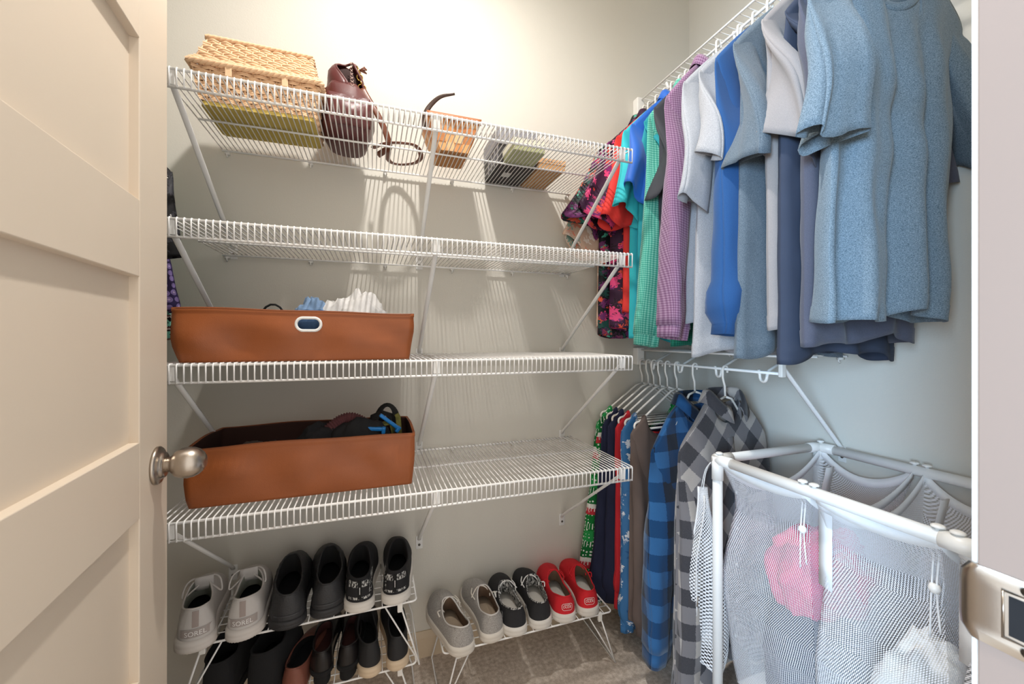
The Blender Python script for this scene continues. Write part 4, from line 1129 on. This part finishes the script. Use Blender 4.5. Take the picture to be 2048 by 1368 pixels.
# right rack
GCAN = heather('gray_canvas', '#8e8a86', '#b9b5b0', 320, .4); CREAMS = plain('cream_rubber', '#ddd6cb', .65, var=.06)
TANI = plain('tan_insole', '#b7a48e', .8, var=.1); BRNI = plain('brown_lining', '#6d5745', .9, var=.1)
def loafer_bits(edge):
    def f(root, s):
        Lg = s['Lg']
        for sd in (-1, 1):
            sm = M(); sm.tube(smooth([(sd*.026, Lg*.42, s['zs']+.044), (sd*.031, Lg*.50, s['zs']+.052), (sd*.024, Lg*.56, s['zs']+.060)], 10), .0018, 6); obj('seam', sm, edge, root)
        lc = M(); lc.tube(smooth([(-.034, Lg*.46, s['zs']+.046), (-.012, Lg*.51, s['zs']+.066), (.012, Lg*.51, s['zs']+.066), (.034, Lg*.46, s['zs']+.046)], 16), .0020, 6)
        lc.tube(smooth([(s['side']*.034, Lg*.46, s['zs']+.046), (s['side']*.046, Lg*.43, s['zs']+.05), (s['side']*.044, Lg*.39, s['zs']+.040)], 10), .0022, 6)
        obj('elastic_lace', lc, edge, root)
    return f
LOAF = dict(Lg=.262, wid=.046, zs=.030, heel=.052, sidez=.040, tongue=.070, toeh=.042, cat='slip-on shoe', ow=.029, open_=(.035, .52), solew=1.06)
for sd, xx, yy, rz in ((-1, .258, 1.150, 12), (1, .347, 1.172, 4)):
    shoe('canvas_slip_on', '%s gray canvas slip-on with cream sole on the right rack' % ('leftmost' if sd < 0 else 'second'), xx, yy, ZRr, radians(rz), sd, GCAN, CREAMS, insole=TANI, lining=BRNI, rim=plain('gray_edge', '#d0ccc8', .8), extra=loafer_bits(CREAMS), **LOAF)
BCAN = plain('black_canvas', '#28282b', .9, bump=.35, bs=500, var=.12)
def black_bits(root, s):
    loafer_bits(WPRINT)(root, s)
    t_ = M(); t_.box(-s['side']*0-.0405, -.0395, .040, .052, s['zs']+.014, s['zs']+.028)
    obj('side_tab', t_, plain('gray_tab', '#9a9a9a', .7), root, False)
for sd, xx, yy, rz in ((-1, .426, 1.172, -1), (1, .506, 1.176, -4)):
    shoe('canvas_slip_on', '%s black canvas slip-on with white sole and speckled edge on the right rack' % ('left-hand' if sd < 0 else 'right-hand'), xx, yy, ZRr, radians(rz), sd, BCAN, OFFW, insole=OFFW, lining=KNIT, rim=KNIT, extra=black_bits, **LOAF)
RCAN = plain('red_canvas', '#d31f2b', .85, bump=.35, bs=500, var=.08)
def red_bits(root, s):
    loafer_bits(RCAN)(root, s)
    s['decal']('logo_text', textmesh('DUDE', .0105), s['zs']+.022, WPRINT, .0018, 'white lettering inside a rounded frame')
    s['decal']('logo_frame', ovalring(.036, .021, .008), s['zs']+.022, WPRINT, .0018)
    s['decal']('logo_bar', flatgrid(.020, .0014, 8, 1), s['zs']+.0285, WPRINT, .0018)
for sd, xx, yy, rz in ((-1, .596, 1.176, -6), (1, .678, 1.178, -9)):
    shoe('canvas_slip_on', '%s red canvas slip-on with white heel emblem on the right rack' % ('left-hand' if sd < 0 else 'rightmost'), xx, yy, ZRr, radians(rz), sd, RCAN, OFFW, insole=OFFW, lining=BRNI, extra=red_bits, **LOAF)

# ------------------------------------------------------------------ laundry sorter
NET = netting('white_netting', hole=-.2)
NET2 = netting('fine_white_netting', '#f0f0f2', .0050, .0)
HEMW = plain('white_tape', '#ececec', .8, bump=.2, bs=600)
def sorter():
    X0, X1, Y0, Y1, Z = .885, 1.276, .225, .857, .767
    root = thing('laundry_sorter', 'white tubular laundry sorter frame with hanging mesh bags at the lower right', 'laundry sorter', ((X0+X1)/2, (Y0+Y1)/2, 0))
    ox, oy = (X0+X1)/2, (Y0+Y1)/2
    r = .0128
    def T(nm, a, b, rr=r): return obj(nm, M().tube([(a[0]-ox, a[1]-oy, a[2]), (b[0]-ox, b[1]-oy, b[2])], rr, 16), METALW, root)
    for x in (X0, X1):
        T('side_tube', (x, Y0, Z), (x, Y1, Z)); T('bottom_tube', (x, Y0, .10), (x, Y1, .10))
    for y in (Y0, Y1):
        T('end_tube', (X0, y, Z), (X1, y, Z)); T('bottom_end_tube', (X0, y, .10), (X1, y, .10))
        for x in (X0, X1):
            T('post', (x, y, .06), (x, y, Z-.005))
            j = M()
            j.tube([(x-ox, y-oy, Z-.055), (x-ox, y-oy, Z+.008)], r*1.16, 16); sx = 1 if x == X0 else -1; sy_ = 1 if y == Y0 else -1
            j.tube([(x-ox-sx*.008, y-oy, Z), (x-ox+sx*.045, y-oy, Z)], r*1.14, 16); j.tube([(x-ox, y-oy-sy_*.008, Z), (x-ox, y-oy+sy_*.045, Z)], r*1.14, 16)
            obj('corner_fitting', j, PLASTW, root)
            c = M().lathe([(.008, .014), (.012, .015), (.021, .025), (.021, .032), (.008, .034)], 18, 'z', (x-ox, y-oy, .02)); c.tube([(x-ox-.011, y-oy, .022), (x-ox+.011, y-oy, .022)], .021, 16); obj('caster', c, PLASTW, root)
    for x in (X0, X1):
        j = M(); j.tube([(x-ox, .355-oy, Z), (x-ox, .40-oy, Z)], r*1.14, 16); obj('tube_sleeve', j, PLASTW, root)
    cuts = [Y1, .615, .392, .235]
    for x in (X0, X1):
        for y in (Y1-.006,)+tuple(v for c in cuts[1:3] for v in (c+.012, c-.012)):
            b = M().lathe([(.004, r-.001), (.0045, r+.002), (.0095, r+.0035), (.0095, r+.006), (.006, r+.008), (.0002, r+.0085)], 18, 'z', (x-ox, y-oy, Z)); obj('snap_button', b, PLASTW, root)
    # bags
    for bi in range(3):
        ya, yb = cuts[bi]-.010, cuts[bi+1]+.010   # ya far, yb near
        rows = []; uvs = []; per = []
        n = 24
        corners = [(X0+.004, yb), (X1-.004, yb), (X1-.004, ya), (X0+.004, ya)]
        sag = (.075, .055, .085, .020)
        zb = .17
        inn = .040
        def topp(e, u):
            a, b = corners[e], corners[(e+1) % 4]
            cx, cy = (X0+X1)/2, (ya+yb)/2
            x, y = lerp(a[0], b[0], u), lerp(a[1], b[1], u)
            s = (1-(2*u-1)**2); z = Z+.004-sag[e]*s**.9
            return x, y, z, s
        ts = [0, .042, .065, .10, .15, .22, .3, .4, .5, .6, .7, .8, .9, 1]
        for t in ts:
            ring = []; uv = []; L = 0; last = None
            for e in range(4):
                for k in range(n if e < 3 else n+1):
                    u = k/n; x, y, zt, s = topp(e, u)
                    cx, cy = (X0+X1)/2, (ya+yb)/2
                    # corners are pulled out to the frame, the bag itself is slimmer and bellies out lower down
                    pull = sstep(t/.22)
                    gx = 1-(.20*pull-.12*sin(pi*max(0, t-.15)/.85)*(t > .15)); gy = 1-(.12*pull-.20*sin(pi*max(0, t-.2)/.8)**1.2*(t > .2))
                    gx -= .05*s*(1-pull); gy -= .05*s*(1-pull)
                    q = noise.noise(Vector((e*3+u*3.0, t*3.2, bi*4.1)))*.014*min(1, t*4)
                    X = cx+(x-cx)*gx+(x-cx)/.2*q; Y = cy+(y-cy)*gy+(y-cy)/.12*q*.8
                    zz = lerp(zt, zb, t)
                    if last is not None: L += (Vector((X, Y, 0))-last).length
                    last = Vector((X, Y, 0))
                    ring.append((X-ox, Y-oy, zz)); uv.append((L, zz))
            rows.append(ring); uvs.append(uv)
        hb = M(); hb.loft(rows[:2], False, uvs=uvs[:2])
        bm_ = M(); bm_.loft(rows[1:], False, uvs=uvs[1:])
        bo = obj('mesh_bag', bm_, NET, root)
        obj('bag_hem', hb, HEMW, bo, solid=.0016)
        f = M(); f.v = rows[-1][:-1]; f.f = [tuple(range(len(f.v)))]; obj('bag_floor', f, HEMW, bo, False)
        if bi == 0:
            for (u, e, ln) in ((.60, 1, .11), (.72, 1, .10)):
                pass
        # loose tape and drawcord hanging near the shared corner
        x = X0+.030; y = cuts[bi+1]
        tp = M(); tp.loft([[(x-ox-.004*s, y-oy-.016*s-.015, Z-.045-.16*t+.0*s) for s in (-1, 1)] for t in (0, .3, .7, 1)], False); obj('hem_tape', tp, HEMW, bo, solid=.0015)
        tp = M(); xx = X1-.06; tp.loft([[(xx-ox-.016*s, ya-oy-.062+.02*t, Z-.035-.11*t) for s in (-1, 1)] for t in (0, .3, .7, 1)], False); obj('inner_tape', tp, HEMW, bo, solid=.0015)
        dc = M()
        for s in (0, .007): dc.tube(smooth([(x-ox-.010, y-oy+.020+s, Z-.035), (x-ox-.014, y-oy+.021+s, Z-.10), (x-ox-.010, y-oy+.018+s*2, Z-.17-s*2)], 14), .0016, 6)
        obj('drawcord', dc, HEMW, bo)
        obj('cord_lock', M().lathe([(.0002, -.008), (.006, -.007), (.0085, 0), (.006, .007), (.0002, .008)], 14, 'z', (x-ox-.014, y-oy+.024, Z-.095)), PLASTW, bo)
    return root
sorter()
PINK = plain('pink_cotton', '#e0527f', .9, bump=.2, bs=400, var=.08)
heap('pink_shirt', 'crumpled pink shirt in the nearest-to-corner mesh bag of the sorter', 'shirt', PINK, (1.075, .715, .43), (.13, .085, .115), 31, .22)
heap('jeans', 'dark blue jeans heaped under the pink shirt in the mesh bag', 'jeans', plain('dark_denim', '#3a4356', .9, bump=.3, bs=500), (1.07, .735, .175), (.125, .08, .19), 33, .12)
heap('towel', 'white towel bundled low in the second mesh bag of the sorter', 'towel', plain('white_terry', '#efefec', .95, bump=.6, bs=350, bd=.003), (1.06, .50, .175), (.12, .075, .20), 37, .14)

def wash_bag():
    root = thing('mesh_wash_bag', 'white zipped mesh wash bag hanging from the sorter corner post', 'wash bag', (.872, .895, .68), radians(-35))
    m = M(); rows = []; uvs = []
    for j in range(25):
        t = j/24; hw = lerp(.012, .058, sstep(t*1.6)); hw *= 1-.25*max(0, (t-.85)/.15)**2
        ring = []; uv = []
        for k in range(33):
            a = 2*pi*k/32; th = .014*(.3+.7*sin(pi*min(1, t*1.1))**.6)
            X = hw*cos(a)+.014*sin(t*2.2)-.006*t; Y = th*sin(a)+.010*sin(5*X/.06+t*2)*t
            ring.append((X, Y, -.50*t-.012*cos(a)*t)); uv.append((a*.018, -.5*t))
        rows.append(ring); uvs.append(uv)
    m.loft(rows, False, uvs=uvs); b = obj('netting', m, NET2, root)
    z = M(); z.tube([(p[8][0]-.028*sstep(j/10), p[24][1]-.003, p[8][2]) for j, p in enumerate(rows[1:18])], .0065, 6, flat=.3, up=(1, 0, 0)); obj('zip_tape', z, HEMW, root)
    h = M(); h.tube([rows[j][16] for j in range(25)]+[rows[24][k] for k in range(16, -1, -2)], .0028, 6); obj('edge_binding', h, HEMW, root)
    lp = M(); lp.tube(smooth([(0, 0, -.01), (.006, .004, .03), (.010, -.012, .06), (.014, -.03, .078), (.004, -.01, .05), (-.004, 0, 0)], 24), .0014, 6); obj('hanging_loop', lp, HEMW, root)
    pl = M(); pl.tube([(-.016, -.018, -.30), (-.018, -.019, -.325)], .003, 8, flat=.5); obj('zip_pull', pl, NICKEL, root)
wash_bag()
